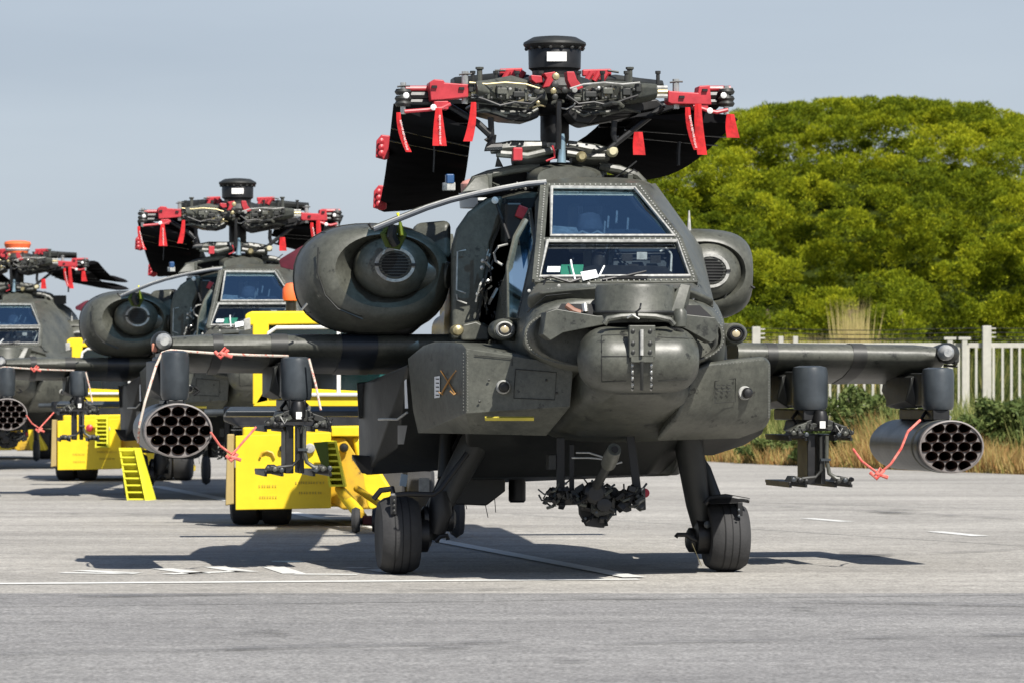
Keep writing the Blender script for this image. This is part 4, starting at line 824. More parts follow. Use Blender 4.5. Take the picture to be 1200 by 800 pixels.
for pts in ([(675, 530), (690, 530), (703, 534), (712, 538)], [(670, 536), (690, 536), (702, 537), (712, 539)], [(713, 541), (722, 543), (729, 541)]):
    obj('gun_cable', MB().tube([L(x, y_, -1.1) for x, y_ in pts], .006, 6), SEAL, G)
rnd = random.Random(11)
for i in range(84):
    x = rnd.choice((rnd.uniform(640, 668), rnd.uniform(672, 735), rnd.uniform(735, 752), rnd.uniform(672, 730))); y_ = rnd.uniform(564, 610) if 675 < x < 722 else rnd.uniform(572, 594)
    if i % 2:
        obj('gun_fitting', MB().box(L(x, y_, -rnd.uniform(.86, 1.02)), (rnd.uniform(.02, .07), .06, rnd.uniform(.015, .05)), Euler((rnd.uniform(-.5, .5), rnd.uniform(-.9, .9), 0)).to_matrix()), rnd.choice([BK, BK, OD, INT, OD]), G, bevel=.004)
    else:
        x2, y2 = x+rnd.uniform(-14, 14), y_+rnd.uniform(-12, 10); d = rnd.uniform(-1.05, -.88)
        obj('gun_cable', MB().tube([L(x, y_, d), L((x+x2)/2+rnd.uniform(-4, 4), (y_+y2)/2+3, d-.04), L(x2, y2, d)], rnd.uniform(.005, .013), 6), rnd.choice([BK, OD, BK, GY, OL]), G)
for x, y_ in ((694, 563), (699, 600), (686, 607), (663, 566)): obj('gun_bolt', MB().dome(L(x, y_, -1.05), .010, 6), GY, G)
for pts in ([(641, 575), (637, 583), (642, 590), (648, 594)], [(664, 565), (672, 558), (684, 560), (690, 568)]): obj('gun_cable', MB().tube([L(x, y_, -.95) for x, y_ in pts], .006, 6), BK, G)

# main gear
def gear(s):
    o = empty('landing_gear', (0, 0, 0)); o.parent = H
    if s < 0:
        top, mid, low = L(560, 512, -.05), L(520, 585, 0), L(505, 632, 0); wc = L(466.5, 626, -.02); br = [(458, 580), (478, 578), (508, 579), (516, 573), (548, 530)]
    else:
        top, mid, low = L(806, 512, -.05), L(818, 590, 0), L(828, 640, 0); wc = L(850, 628, -.02); br = [(826, 590), (832, 583), (850, 581), (878, 586)]
    top2 = top+V(0, .25, 0)
    obj('gear_leg', MB().tube([top, top.lerp(mid, .5), mid, low], [.105, .095, .085, .06], 16), OD, o)
    obj('gear_brace', MB().tube([L(523, 510, .3), L(520, 560, .2)] if s < 0 else [L(812, 530, .1), L(826, 550, .05), L(838, 582, 0)], .045, 10), OD, o)
    obj('shock_strut', MB().tube([top+V(.0, .5, .05), low+V(0, .12, .15)], .05, 10), BK, o)
    obj('gear_hinge', MB().lathe([(.05, -.12), (.085, -.1), (.09, .1), (.05, .12)], L(513, 607, .0) if s < 0 else L(824, 632, 0), 'x', 16), BK, o)
    obj('axle', MB().tube([low, wc], .045, 12), BK, o)
    prof = [(.155, .118), (.19, .13), (.235, .125), (.262, .09), (.275, .04), (.276, 0), (.275, -.04), (.262, -.09), (.235, -.125), (.19, -.13), (.155, -.118)]
    wz = wc.z; prof = [(r_*wz/.276, h*1.06) for r_, h in prof]
    wh = empty('main_wheel', (0, 0, 0)); wh.parent = o
    obj('tyre', MB().lathe(prof, wc, 'x', 48, 1.15, 1), TYRE, wh)
    obj('rim', MB().lathe([(.02, .10), (.09, .105), (.135, .12), (.15, .10), (.15, -.10), (.135, -.12), (.09, -.105), (.02, -.10)], wc, 'x', 28, 1.15, 1), OL, wh)
    for i in range(8): obj('wheel_bolt', MB().lathe([(.01, -.12), (.012, .12), (.004, .121)], wc+V(0, math.cos(i*PI/4)*.08, math.sin(i*PI/4)*.07), 'x', 6), SIL, wh)
    for g_ in (-.05, 0, .05):
        obj('tread_groove', MB().lathe([(prof[4][0]+.0015, -.004+g_), (prof[4][0]+.003, g_), (prof[4][0]+.0015, .004+g_)], wc, 'x', 48, 1.15, 1), INT, wh)
    obj('brake_unit', MB().lathe([(.04, -.08), (.12, -.06), (.12, .05), (.06, .08)], wc+V(-s*.15, 0, 0), 'x', 20, 1.1, 1), BK, o)
    obj('step_bar', MB().tube([L(x, y_, -.22) for x, y_ in br], .018, 8), BK, o)
    if s > 0:
        obj('step_plate', MB().hull([L(x, y_, d) for x, y_, d in ((830, 587, -.25), (838, 582, -.22), (852, 580, -.2), (866, 583, -.22), (878, 585, -.25), (868, 589, -.3), (832, 590, -.3), (835, 585, .1), (868, 585, .1))]), BK, o, bevel=.006)
        obj('tow_hook', MB().tube([L(x, y_, -.1) for x, y_ in ((792, 629), (794, 626), (804, 626), (812, 631), (822, 634))], .016, 8), BK, o)
        obj('bonding_wire', MB().tube([L(x, y_, -.1) for x, y_ in ((811, 636), (816, 648), (822, 662))], .003, 5), BRS, o)
        obj('fender_bracket', MB().box(L(867, 596, -.28), (6*k(0), .03, 16*k(0))), BK, o, bevel=.004)
        obj('bracket_bolt', MB().dome(L(866, 597, -.31), .01, 6), GY, o); obj('bracket_bolt', MB().dome(L(866, 604, -.31), .01, 6), GY, o)
        obj('hub_nut', MB().dome(L(829, 614, -.15), .026, 10), GY, o)
    else:
        obj('fender_bracket', MB().box(L(461, 591, -.28), (7*k(0), .03, 22*k(0))), BK, o, bevel=.004)
        for y_ in (586, 592, 598): obj('bracket_bolt', MB().dome(L(462, y_, -.31), .01, 6), OD, o)
        obj('step_peg', MB().tube([L(438, 584, -.1), L(446, 574, -.12), L(460, 572, -.15), L(461, 579, -.2)], .02, 8), BK, o)
        obj('tow_hook', MB().tube([L(x, y_, -.1) for x, y_ in ((510, 634), (516, 628), (524, 627), (525, 632))], .016, 8), BK, o)
        obj('service_placard', MB().box(L(497, 568, .5), (12*k(.5), .02, 17*k(.5))), SEAL, H); obj('service_placard', MB().box(L(473, 562, .55), (8*k(.5), .02, 14*k(.5)), Euler((0, .15, 0)).to_matrix()), mat('pale_blue_label', (.3, .38, .45), .6, var=.15), H)
        obj('gear_knuckle', MB().tube([L(515, 575, -.05), L(516, 600, -.05), L(511, 625, -.05)], [.06, .09, .06], 14), BK, o)
gear(-1); gear(1)

# ------------------------------------------------------------------ streamers and ropes (things of their own)
def streamer_mesh(w0, w1, h, tw, fold=.2):
    b = MB(); rings = []
    for i in range(7):
        t = i/6; wd = w0+(w1-w0)*t; z = -h*t; x = tw*t*t
        rings.append([V(x-wd/2, fold*wd*math.sin(t*4)-.002, z), V(x, -fold*wd*.8-.002, z), V(x+wd/2, -fold*wd*math.sin(t*3), z), V(x+wd/2, -fold*wd*math.sin(t*3)+.006, z), V(x, -fold*wd*.8+.006, z), V(x-wd/2, fold*wd*math.sin(t*4)+.006, z)])
    return b.loft(rings)
ST = [ # px, py, depth, w0, w1, h(px), lean(px), where, lettering
    (467, 132, .45, 5, 7, 46, 12, 'at the far left end of the folded rotor', True),
    (514, 127, .45, 7, 17, 44, 1, 'under the left red fold bracket', True),
    (555, 120, .45, 6, 11, 46, -7, 'by the inner pin of the left fold bracket', False),
    (605, 1000, 0, 0, 0, 0, 0, '', False),
    (748, 155, .5, 10, 15, 27, 1, 'from the right pitch link under the hub', False),
    (806, 126, .45, 6, 8, 50, 11, 'left of the pair under the right red bracket', True),
    (818, 122, .5, 8, 12, 60, 5, 'right of the pair under the right red bracket', False),
    (856, 134, .45, 9, 16, 28, 3, 'at the far right end of the folded rotor', False)]
streamers = []
def text_mesh(body, size):
    cu = bpy.data.curves.new('lettering', 'FONT'); cu.body = body; cu.size = size; cu.align_x = 'CENTER'; cu.align_y = 'CENTER'; cu.extrude = .0008
    cu.resolution_u = 1
    o = bpy.data.objects.new('lettering', cu); col.objects.link(o); dg = bpy.context.evaluated_depsgraph_get()
    me = bpy.data.meshes.new_from_object(o.evaluated_get(dg)); bpy.data.objects.remove(o); me.materials.append(WHT); return me
TXT = text_mesh('REMOVE BEFORE FLIGHT', .03)
HM = Matrix.Translation(ORG0) @ Matrix.Rotation(TH, 4, 'Z')
for (x, y_, d, w0, w1, h, ln, where, let) in ST:
    if y_ > 900: continue
    q = k(d); o = obj('warning_streamer', streamer_mesh(w0*q, w1*q, h*q, ln*q), FL); o.matrix_world = HM @ Matrix.Translation(L(x, y_, d))
    o['where'] = where; streamers.append(o)
    if let:
        t_ = bpy.data.objects.new('lettering', TXT); col.objects.link(t_); t_.parent = o
        t_.rotation_euler = (R(90), R(90-math.degrees(math.atan2(ln, h))*.9), 0); t_.location = (ln*q*.45+.003, -.2*w1*q-.008, -h*q*.58); t_.scale = (h*q*.85/.36,)*3
ropes = []
def rope(pts, r, m, label, knots=()):
    P = [HM @ L(*p) for p in pts]; c0 = P[0].copy()
    Q = [P[0]]
    for a, c_ in zip(P, P[1:]):
        for i in range(1, 7): Q.append(a.lerp(c_, i/6)-V(0, 0, .0))
    o = obj('tie_rope', MB().tube([p-c0 for p in Q], r, 7), m); o.location = c0; tag(o, label, 'rope'); ropes.append(o)
    for (x, y_, d, s) in knots:
        kc = HM @ L(x, y_, d)-c0; kb = MB()
        kb.tube([kc+V(-s, 0, s*.3), kc+V(-s*.3, -s*.4, -s*.4), kc+V(s*.5, -s*.3, s*.5), kc+V(s*.2, .3*s, .7*s), kc+V(-s*.4, -s*.5, s*.2), kc+V(s, -s*.2, -s*.3)], r*1.5, 7)
        obj('knot', kb, RRP, o)
    return o
rope([(192, 478, 0.25), (170, 518, .28), (170.5, 522, .28)], .001, WHR, 'x') if False else None
rope([(162, 518, .6), (163, 500, .5), (170, 470, .5), (183, 428, .7), (190, 413, .72), (200, 410, .75), (262, 414.5, .8), (300, 416, .8), (338, 417, .7)], .0095, WHR, 'pale twisted rope tied along the left stub wing and down past the rocket pod', ((262, 415, .78, .06),))
rope([(362, 420, .55), (370, 450, .5), (376, 480, .45)], .0085, WHR, 'pale rope hanging from inboard left pylon to the missile rail')
rope([(247, 506, .25), (258, 522, .3), (272, 532, .35), (286, 516, .4), (300, 500, .45)], .0085, RRP, 'red cord strung between left rocket pod and left missile rail', ((274, 536, .33, .05),))
rope([(1078, 492, .28), (1064, 505, .1), (1056, 525, .1), (1044, 543, .1), (1030, 555, .15), (1010, 540, .4), (1000, 526, .55)], .0095, RRP, 'red cord drooping between right missile rail and right rocket pod', ((1030, 556, .12, .06),))

# ------------------------------------------------------------------ the other helicopters
def offset_copy(src, off, yaw=0):
    c_ = copy_tree(src); c_.location = src.location+off; return c_
OFF2, OFF3 = V(-3.61, 19.6, 0), V(-8.45, 37.6, 0)
H2 = offset_copy(H, OFF2); H2['label'] = 'second olive helicopter in the row, half hidden behind the nearest one'
H3 = offset_copy(H, OFF3); H3['label'] = 'farthest helicopter, cut by the left picture edge, with an orange cover on its mast'
MT = HM @ V(0, MY, 0)+OFF3; MT.z = 0
TURN = Matrix.Translation(MT) @ Matrix.Rotation(R(-5), 4, 'Z') @ Matrix.Translation(-MT)
H3.matrix_world = TURN @ Matrix.Translation(ORG0+OFF3) @ Matrix.Rotation(TH, 4, 'Z')
d3 = [c_ for r_ in H3.children if r_.name.startswith('rotor_head') for c_ in r_.children if c_.name.startswith('mast_drum')][0]
for c_ in list(d3.children): bpy.data.objects.remove(c_)
bpy.data.objects.remove(d3)
rh3 = [r_ for r_ in H3.children if r_.name.startswith('rotor_head')][0]
c = L(650, 100, MY); q = k(MY)
cv = obj('mast_cover', MB().lathe([(26*q, zc(96)), (30*q, zc(82)), (36*q, zc(66)), (34*q, zc(60)), (20*q, zc(57))], c, 'z', 24), ORG, rh3, label='faded orange cloth cover')
obj('cover_band', MB().lathe([(30*q, zc(84)), (33.5*q, zc(79)), (30*q, zc(76))], c, 'z', 24), PAP, cv)
names = ['the nearest helicopter', 'the second helicopter', 'the farthest helicopter']
for i, off in enumerate((None, OFF2, OFF3)):
    for s in streamers:
        if i == 2 and s['where'].find('left') >= 0 and 'right' not in s['where']: continue   # outside the frame
        o = s if i == 0 else copy_tree(s)
        if off: o.location = s.location+off
        if i == 2: o.matrix_world = TURN @ Matrix.LocRotScale(s.location+off, s.rotation_euler, s.scale)
        tag(o, 'red cloth streamer '+s['where']+' of '+names[i], 'streamer', 'red warning streamers hanging from the folded rotors')
for s in streamers:
    pass
for o in bpy.data.objects:
    if 'where' in o: del o['where']
lab2 = ['pale rope along the left stub wing of the second helicopter', 'pale rope hanging from a pylon of the second helicopter', 'pink cord between pod and rail of the second helicopter']
for s, l_ in zip(ropes[:3], lab2):
    o = copy_tree(s); o.location = s.location+OFF2; o['label'] = l_

# maroon cloth bundled by the second helicopter's engine, and by the third's
def cloth(px, py, Y, s, label):
    b = MB().hull([V(x*s, y*s, z*s) for x, y, z in ((-.5, 0, -.32), (-.55, 0, -.1), (-.2, -.12, .05), (.1, -.1, .28), (.42, 0, .38), (.4, .2, .3), (.35, -.1, -.1), (.2, -.15, -.35), (-.1, -.1, -.42), (-.4, .2, -.1), (.3, .25, -.1))])
    o = obj('engine_cover', b, MAR, bevel=.04*s, seg=3); o.location = W(px, py, Y); tag(o, label, 'cover'); return o
cloth(350, 300, 17.5, .42, 'crumpled maroon cover bundled beside the engine of the second helicopter')
cloth(97, 358, 34, .22, 'dark maroon cover beside the engine of the farthest helicopter')

# ------------------------------------------------------------------ tow tractors
TY = 9.3
def tug():
    base = W(330, 458, TY); base.z = 0; t = empty('tow_tractor', base)
    def P(px, py, dy=0): return W(px, py, TY+dy)-base
    def hullp(name, pts, m, par=t, bevel=.012, **kw): return obj(name, MB().hull([P(*p) for p in pts]), m, par, bevel=bevel, **kw)
    fp = obj('front_plate', MB().hull([P(276, 510, 0), P(388, 506, 0), P(388, 595, 0), P(276, 597, 0), P(276, 510, .08), P(388, 506, .08), P(388, 595, .08), P(276, 597, .08)]), YL, t, bevel=.008)
    hullp('side_plate', ((266, 508, .0), (274, 508, 0), (274, 590, 0), (264, 592, 0), (268, 508, .3), (275, 508, .3), (275, 590, .3), (266, 590, .3)), mat('dusty_ochre', (.4, .3, .12), .7, var=.15))
    hullp('body', ((284, 500, .25), (422, 498, .25), (430, 540, .25), (446, 560, .3), (446, 594, .3), (284, 592, .25), (284, 500, 2.4), (440, 498, 2.4), (444, 590, 2.4), (284, 590, 2.4)), YL, bevel=.02)
    hullp('bumper_top', ((388, 499, .1), (422, 499, .1), (422, 511, .1), (388, 511, .1), (388, 499, .4), (422, 499, .4), (422, 511, .4), (388, 511, .4)), YL)
    hullp('casting', ((384, 512, .18), (404, 512, .14), (410, 545, .12), (452, 585, .12), (450, 596, .12), (400, 597, .1), (386, 590, .15), (400, 512, .6), (450, 590, .6)), YO, bevel=.03)
    hullp('casting', ((412, 512, .15), (422, 512, .15), (432, 560, .12), (460, 574, .1), (470, 596, .1), (430, 597, .1), (420, 512, .6), (470, 590, .6)), YL, bevel=.03)
    for x, y_, r_, m in ((403, 524, 5.5, BK), (363.5, 525, 6, SEAL), (331, 525, 4, BK)):
        o = obj('round_lamp', MB().lathe([(r_*.9*k(TY), .02), (r_*k(TY), -.01), (r_*.8*k(TY), -.025), (r_*.3*k(TY), -.03)], P(x, y_, -.02 if x < 390 else .08), 'y', 18), m, t)
    obj('rim_curve', MB().tube([P(x, y_, -.02) for x, y_ in ((305, 535), (307, 530), (313, 528), (319, 530), (322, 536))], .012, 6), YO, fp)
    # faint lettering cast on the plate, worn past reading
    for x0, x1, y_ in ((303, 323, 569), (304, 323, 582), (346, 379, 565), (350, 377, 577)):
        b = MB(); x = x0
        while x < x1:
            b.box(P(x+1, y_, -.004), (.011, .006, .022)); x += random.uniform(2.2, 4)
        obj('worn_lettering', b, mat('faded_lettering', (.5, .36, .03), .5), fp, kind='stuff') if not bpy.data.materials.get('faded_lettering') else obj('worn_lettering', b, bpy.data.materials['faded_lettering'], fp, kind='stuff')
    # cab
    def cab(name, pts, **kw): return hullp(name, pts, YL, **kw)
    z = .9
    cab('cab_roof', ((287, 369, z), (294, 365, z), (470, 364, z), (470, 378, z), (294, 380, z), (287, 382, z), (290, 367, z+1.6), (470, 366, z+1.6), (290, 380, z+1.6), (470, 378, z+1.6)), bevel=.02)
    cab('cab_pillar', ((296, 378, z), (315, 378, z), (312, 392, z), (311, 452, z), (315, 470, z), (296, 474, z), (296, 378, z+.15), (313, 378, z+.15), (311, 470, z+.15), (296, 474, z+.15)))
    cab('cab_sill', ((313, 460, z), (470, 460, z), (470, 476, z), (296, 476, z), (311, 452, z), (313, 462, z+.15), (470, 462, z+.15), (470, 474, z+.15), (296, 474, z+.15)))
    cab('cab_pillar', ((456, 370, z), (470, 370, z), (470, 474, z), (456, 474, z), (456, 370, z+.15), (470, 370, z+.15), (470, 474, z+.15), (456, 474, z+.15)))
    cab('cab_side', ((296, 400, z+.2), (300, 400, z+.2), (300, 474, z+.2), (296, 474, z+.2), (296, 470, z+1.6), (300, 474, z+1.6), (297, 372, z+1.6), (300, 372, z+1.6)))
    obj('window_frame', MB().tube([P(x, y_, z-.02) for x, y_ in ((454, 462), (317, 462), (314, 452), (313, 400), (315, 390), (324, 384), (454, 383))], .018, 8), WHT, t)
    obj('window_bar', MB().box(P(397, 422, z), (.035, .03, 80*k(TY+z))), WHT, t)
    obj('window_pane', MB().plate([P(314, 384, z+.06), P(456, 384, z+.06), P(456, 463, z+.06), P(314, 463, z+.06)], (0, 1, 0), .01), GLL, t)
    obj('cab_back', MB().plate([P(300, 376, z+1.5), P(470, 376, z+1.5), P(470, 470, z+1.5), P(300, 470, z+1.5)], (0, 1, 0), .03), TEAL, t)
    obj('driver_seat', MB().box(P(370, 445, z+.9), (.42, .35, .38)), BK, t, bevel=.05)
    obj('mirror', MB().hull([P(x, y_, d) for x, y_, d in ((285, 374, z-.1), (293, 372, z-.1), (294, 386, z-.1), (286, 388, z-.1), (286, 376, z), (293, 374, z), (293, 386, z), (287, 387, z))]), SEAL, t, bevel=.01)
    obj('hood', MB().hull([P(x, y_, d) for x, y_, d in ((262, 476, .5), (480, 476, .5), (480, 500, .3), (280, 500, .3), (262, 492, .5), (262, 476, 2.3), (480, 476, 2.3), (480, 500, 2.3), (262, 494, 2.3))]), BK, t, bevel=.02)
    hullp('shaded_body', ((446, 545, .6), (505, 545, .6), (505, 588, .6), (446, 590, .6), (446, 545, 2.3), (500, 545, 2.3), (500, 585, 2.3), (446, 585, 2.3)), BK)  # rest of the yellow body, its shade put in as black colour
    hullp('body_yellow_bit', ((482, 584, .5), (503, 584, .5), (503, 597, .5), (482, 597, .5), (478, 586, 2.2), (504, 586, 2.2), (504, 596, 2.2), (478, 596, 2.2)), YL)  # yellow bit of the same body, clear of the painted shade
    obj('exhaust_pipe', MB().tube([P(240, 483, .55), P(310, 482, .5)], .03, 12), GY, t)
    obj('beacon_base', MB().lathe([(.05, 0), (.05, .1), (.07, .11)], P(341, 366, z+.5), 'z', 14), BK, t)
    obj('beacon', MB().lathe([(.07, .11), (.08, .14), (.08, .22), (.05, .27), (.01, .28)], P(341, 366, z+.5), 'z', 18), ORG, t)
    for x in (288, 325, 462):
        pass
    for x, n_ in ((288, 0), (324, 1), (458, 0), (492, 1)):
        w_ = empty('road_wheel', (0, 0, 0)); w_.parent = t; cc = P(x, 617, .75); cc.z = .27
        obj('tyre', MB().lathe([(.15, .125), (.22, .135), (.262, .11), (.27, .05), (.27, -.05), (.262, -.11), (.22, -.135), (.15, -.125)], cc, 'x', 32, 1.1, 1), TYRE, w_)
        obj('rim', MB().lathe([(.02, .09), (.15, .1), (.15, -.1), (.02, -.09)], cc, 'x', 20, 1.1, 1), YO, w_)
    for x in (300, 480):
        w_ = empty('road_wheel', (0, 0, 0)); w_.parent = t; cc = P(x, 617, 2.1); cc.z = .27
        obj('tyre', MB().lathe([(.15, .125), (.22, .135), (.262, .11), (.27, .05), (.27, -.05), (.262, -.11), (.22, -.135), (.15, -.125)], cc, 'x', 32, 1.1, 1), TYRE, w_)
    return t
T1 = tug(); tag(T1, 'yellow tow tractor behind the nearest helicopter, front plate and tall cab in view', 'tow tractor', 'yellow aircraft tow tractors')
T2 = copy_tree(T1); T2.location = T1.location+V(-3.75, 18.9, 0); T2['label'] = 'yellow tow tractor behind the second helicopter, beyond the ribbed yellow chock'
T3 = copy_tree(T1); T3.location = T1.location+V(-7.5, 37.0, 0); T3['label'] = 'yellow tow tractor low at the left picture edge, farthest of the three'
lamp = obj('red_lamp', MB().lathe([(.02, -.05), (.05, -.03), (.052, 0), (.03, .03)], V(0, 0, 0), 'y', 16), RD, T2); lamp.location = W(105, 501, TY+18.85)-T2.location

# tow bar
tbb = W(417, 612, 7.6); tbb.z = 0; tb = empty('tow_bar', tbb); tag(tb, 'worn yellow tow bar with small wheels at foot of the nearest tractor', 'tow bar')
Pt = lambda x, y_, Y: W(x, y_, Y)-tbb
obj('bar', MB().tube([Pt(398, 572, 9.2), Pt(425, 606, 7.8)], .045, 12), YO, tb); obj('bar_sleeve', MB().tube([Pt(402, 578, 9.1), Pt(420, 600, 8.0)], .055, 12), YL, tb)
obj('bar', MB().tube([Pt(418, 572, 9.2), Pt(448, 592, 8.4), Pt(478, 606, 7.4)], .032, 10), YO, tb)
obj('bar_axle', MB().tube([Pt(416, 610, 7.75), Pt(446, 610, 7.75)], .03, 8), BK, tb)
for x in (417, 441):
    cc = Pt(x, 612, 7.7); cc.z = .115
    obj('bar_wheel', MB().lathe([(.04, -.04), (.1, -.035), (.115, 0), (.1, .035), (.04, .04)], cc, 'x', 20), TYRE if x < 430 else BK, tb)
obj('red_fitting', MB().box(Pt(431, 609, 7.72), (.09, .08, .08)), mat('dark_red_metal', (.12, .015, .015), .6, var=.3), tb, bevel=.01)

# yellow ribbed chocks
def chock(loc, hpx, lean, w_, label, grp='ribbed yellow plastic chocks'):
    t = empty('wheel_chock', loc); tag(t, label, 'chock', grp); h = hpx
    side = MB(); rows = [V(-w_*.5+lean*0, 0, 0)]
    for sx_ in (-.5, .5):
        pts = [V(sx_*w_+ (0), 0, 0), V(sx_*w_*.9-lean, .06, h), V(sx_*w_*.9-lean, .12, h), V(sx_*w_, .34, 0)]
        obj('side_web', MB().plate(pts, (1, 0, 0), .02), YP, t)
    obj('back_panel', MB().hull([V(-w_*.5, .22, 0), V(w_*.5, .22, 0), V(-w_*.45-lean, .1, h), V(w_*.45-lean, .1, h), V(-w_*.5, .34, 0), V(w_*.5, .34, 0), V(-w_*.45-lean, .14, h), V(w_*.45-lean, .14, h)]), YP, t)
    for i in range(8):
        f = i/7.5; obj('rib', MB().box(V(-lean*f, .12, h*f+.012), (w_*.93, .14+.1*(1-f), .018)), YP, t)
    return t
p_ = W(160, 580, 18.5); p_.z = 0
q_ = chock(p_, .60, .11, .22, 'ribbed yellow chock standing on the asphalt below the left rocket pod')
obj('front_flap', MB().hull([V(.1, -.03, 0), V(.16, .02, 0), (-.03, .02, .6), (.02, .06, .6), (.2, .3, 0), (.04, .12, .6)]), YP, q_)
q2 = chock(W(118, 524, TY+18.6), .42, 0, .16, 'small ribbed yellow chock fixed on the front of the second tractor')
q3 = chock(W(394, 570, TY-.35), .42, .08, .13, 'yellow chock hung on the nearest tractor beside a dark green strap')
gs = obj('green_strap', MB().hull([W(x, y_, Y) for x, y_, Y in ((367, 518, 8.95), (384, 517, 8.95), (386, 548, 8.95), (378, 548, 8.95), (368, 519, 9.1), (384, 518, 9.1), (382, 547, 9.1))]), GN)
tag(gs, 'dark green canvas strap hanging on the nearest tractor beside its yellow chock', 'strap')

# ------------------------------------------------------------------ ground
def shader(name):
    m = bpy.data.materials.new(name); m.use_nodes = True; return m, m.node_tree, m.node_tree.nodes['Principled BSDF']
def asphalt(name, c1, c2, fine=.35):
    m, n, bs = shader(name); N = n.nodes.new; Lk = n.links.new
    t = N('ShaderNodeTexCoord'); bs.inputs['Roughness'].default_value = .85
    def noise(scale, stretch, detail=4):
        mp_ = N('ShaderNodeMapping'); mp_.inputs['Scale'].default_value = stretch; Lk(t.outputs['Object'], mp_.inputs[0])
        a = N('ShaderNodeTexNoise'); a.inputs['Scale'].default_value = scale; a.inputs['Detail'].default_value = detail; a.inputs['Roughness'].default_value = .65; Lk(mp_.outputs[0], a.inputs['Vector']); return a.outputs[0]
    big = noise(.5, (.35, 1.2, 1)); r = N('ShaderNodeValToRGB'); r.color_ramp.elements[0].position = .35; r.color_ramp.elements[1].position = .65
    r.color_ramp.elements[0].color = (*c1, 1); r.color_ramp.elements[1].color = (*c2, 1); Lk(big, r.inputs[0])
    st_ = noise(1.1, (.12, 2.2, 1), 6); g = noise(42, (1, .5, 1), 4); g2 = noise(9, (1, .6, 1), 7)
    cur = r.outputs[0]
    for src, lo, hi, p0, p1 in ((st_, .84, 1.10, .3, .7), (noise(.22, (1, 1, 1), 3), .88, 1.08, .35, .65), (g, 1-fine*1.3, 1+fine*1.3, .36, .64), (g2, .82, 1.16, .35, .65)):
        mr = N('ShaderNodeMapRange'); mr.inputs[1].default_value = p0; mr.inputs[2].default_value = p1; mr.inputs[3].default_value = lo; mr.inputs[4].default_value = hi; Lk(src, mr.inputs[0])
        mm = N('ShaderNodeVectorMath'); mm.operation = 'SCALE'; Lk(cur, mm.inputs[0]); Lk(mr.outputs[0], mm.inputs['Scale']); cur = mm.outputs[0]
    # dark cracks and drips
    wv = noise(2.2, (.5, 3.5, 1), 9); cr = N('ShaderNodeValToRGB'); e_ = cr.color_ramp.elements; e_[0].position = .492; e_[0].color = (0, 0, 0, 1); e_[1].position = .5; e_[1].color = (1, 1, 1, 1)
    x_ = e_.new(.508); x_.color = (0, 0, 0, 1); Lk(wv, cr.inputs[0])
    mk = noise(.35, (1, 1, 1), 2); mr = N('ShaderNodeMapRange'); mr.inputs[1].default_value = .52; mr.inputs[2].default_value = .6; mr.inputs[3].default_value = 0; mr.inputs[4].default_value = .35; Lk(mk, mr.inputs[0])
    ml = N('ShaderNodeMath'); ml.operation = 'MULTIPLY'; Lk(cr.outputs[0], ml.inputs[0]); Lk(mr.outputs[0], ml.inputs[1])
    k_ = N('ShaderNodeMix'); k_.data_type = 'RGBA'; Lk(ml.outputs[0], k_.inputs[0]); Lk(cur, k_.inputs[6]); k_.inputs[7].default_value = (.05, .05, .05, 1)
    Lk(k_.outputs[2], bs.inputs['Base Color'])
    bb = N('ShaderNodeBump'); bb.inputs['Strength'].default_value = .5; bb.inputs['Distance'].default_value = .008; Lk(g, bb.inputs['Height']); Lk(bb.outputs[0], bs.inputs['Normal'])
    return m
def sheet(name, pts, m, z):
    b = MB(); b.add([V(x, y, z) for x, y in pts], [tuple(range(len(pts)))]); o = obj(name, b, m, recalc=False); o['kind'] = 'structure'; return o
FAR = 3500
sheet('ground', [(-FAR, -200), (FAR, -200), (FAR, FAR), (-FAR, FAR)], mat('dry_earth', (.17, .14, .07), .95, color2=(.1, .12, .04), vscale=.12), -.03)
EDGE = [(-200, 200), (-60, 115), (0, 57), (4.2, 41.5), (7.6, 33), (11.5, 25), (16, 18), (40, -5), (60, -60)]
AP = asphalt('apron_asphalt', (.285, .27, .245), (.39, .372, .338), .2)
sheet('apron', [(-200, -2.9), (60, -2.9)]+[(x, y) for x, y in EDGE[::-1] if y > -2.9], AP, 0)
sheet('apron_strip', [(-200, -100), (60, -100), (60, -2.9), (-200, -2.9)], asphalt('strip_asphalt', (.20, .195, .19), (.275, .268, .258), .26), 0)
PW = mat('line_paint', (.72, .72, .69), .7, color2=(.55, .55, .52), vscale=9, wear=((.36, .36, .34), 18, .62))
def gpt(px, py):
    d = CH*F/(py-458); return ((px-600)/F*d, d-CD)
def line(p0, p1, w_, z=.004, m=PW):
    a = Vector(gpt(*p0)); c_ = Vector(gpt(*p1)); d = (c_-a).normalized(); n = Vector((-d.y, d.x))*w_/2
    return sheet('painted_line', [tuple(a-n), tuple(c_-n), tuple(c_+n), tuple(a+n)], m, z)
line((-120, 684.5), (748, 678.5), .2)
line((744, 677), (505, 632), .16, .008); line((505, 632), (340, 600), .16); line((300, 592), (180, 569), .2)
for a, c_ in (((72, 671), (160, 672)), ((95, 668.3), (158, 671.5)), ((190, 666), (235, 672)), ((195, 672.5), (285, 669)), ((250, 664), (290, 670)), ((320, 664), (345, 672)), ((345, 672.5), (420, 673)), ((405, 665), (430, 665.5)), ((945, 607), (992, 611)), ((1095, 622.5), (1150, 628)), ((440, 667), (470, 672))):
    line(a, c_, .16)
SM = mat('seam_tar', (.41, .405, .39), .8, var=.2, vscale=6)
DK = mat('joint_tar', (.13, .13, .125), .7, color2=(.24, .24, .23), vscale=5)
line((-100, 712), (1400, 694), .025, .008, DK); line((600, 602), (1400, 652), .02, .004, DK); line((700, 583), (1300, 600), .03, .004, DK); line((-80, 650), (420, 650), .02, .012, DK)

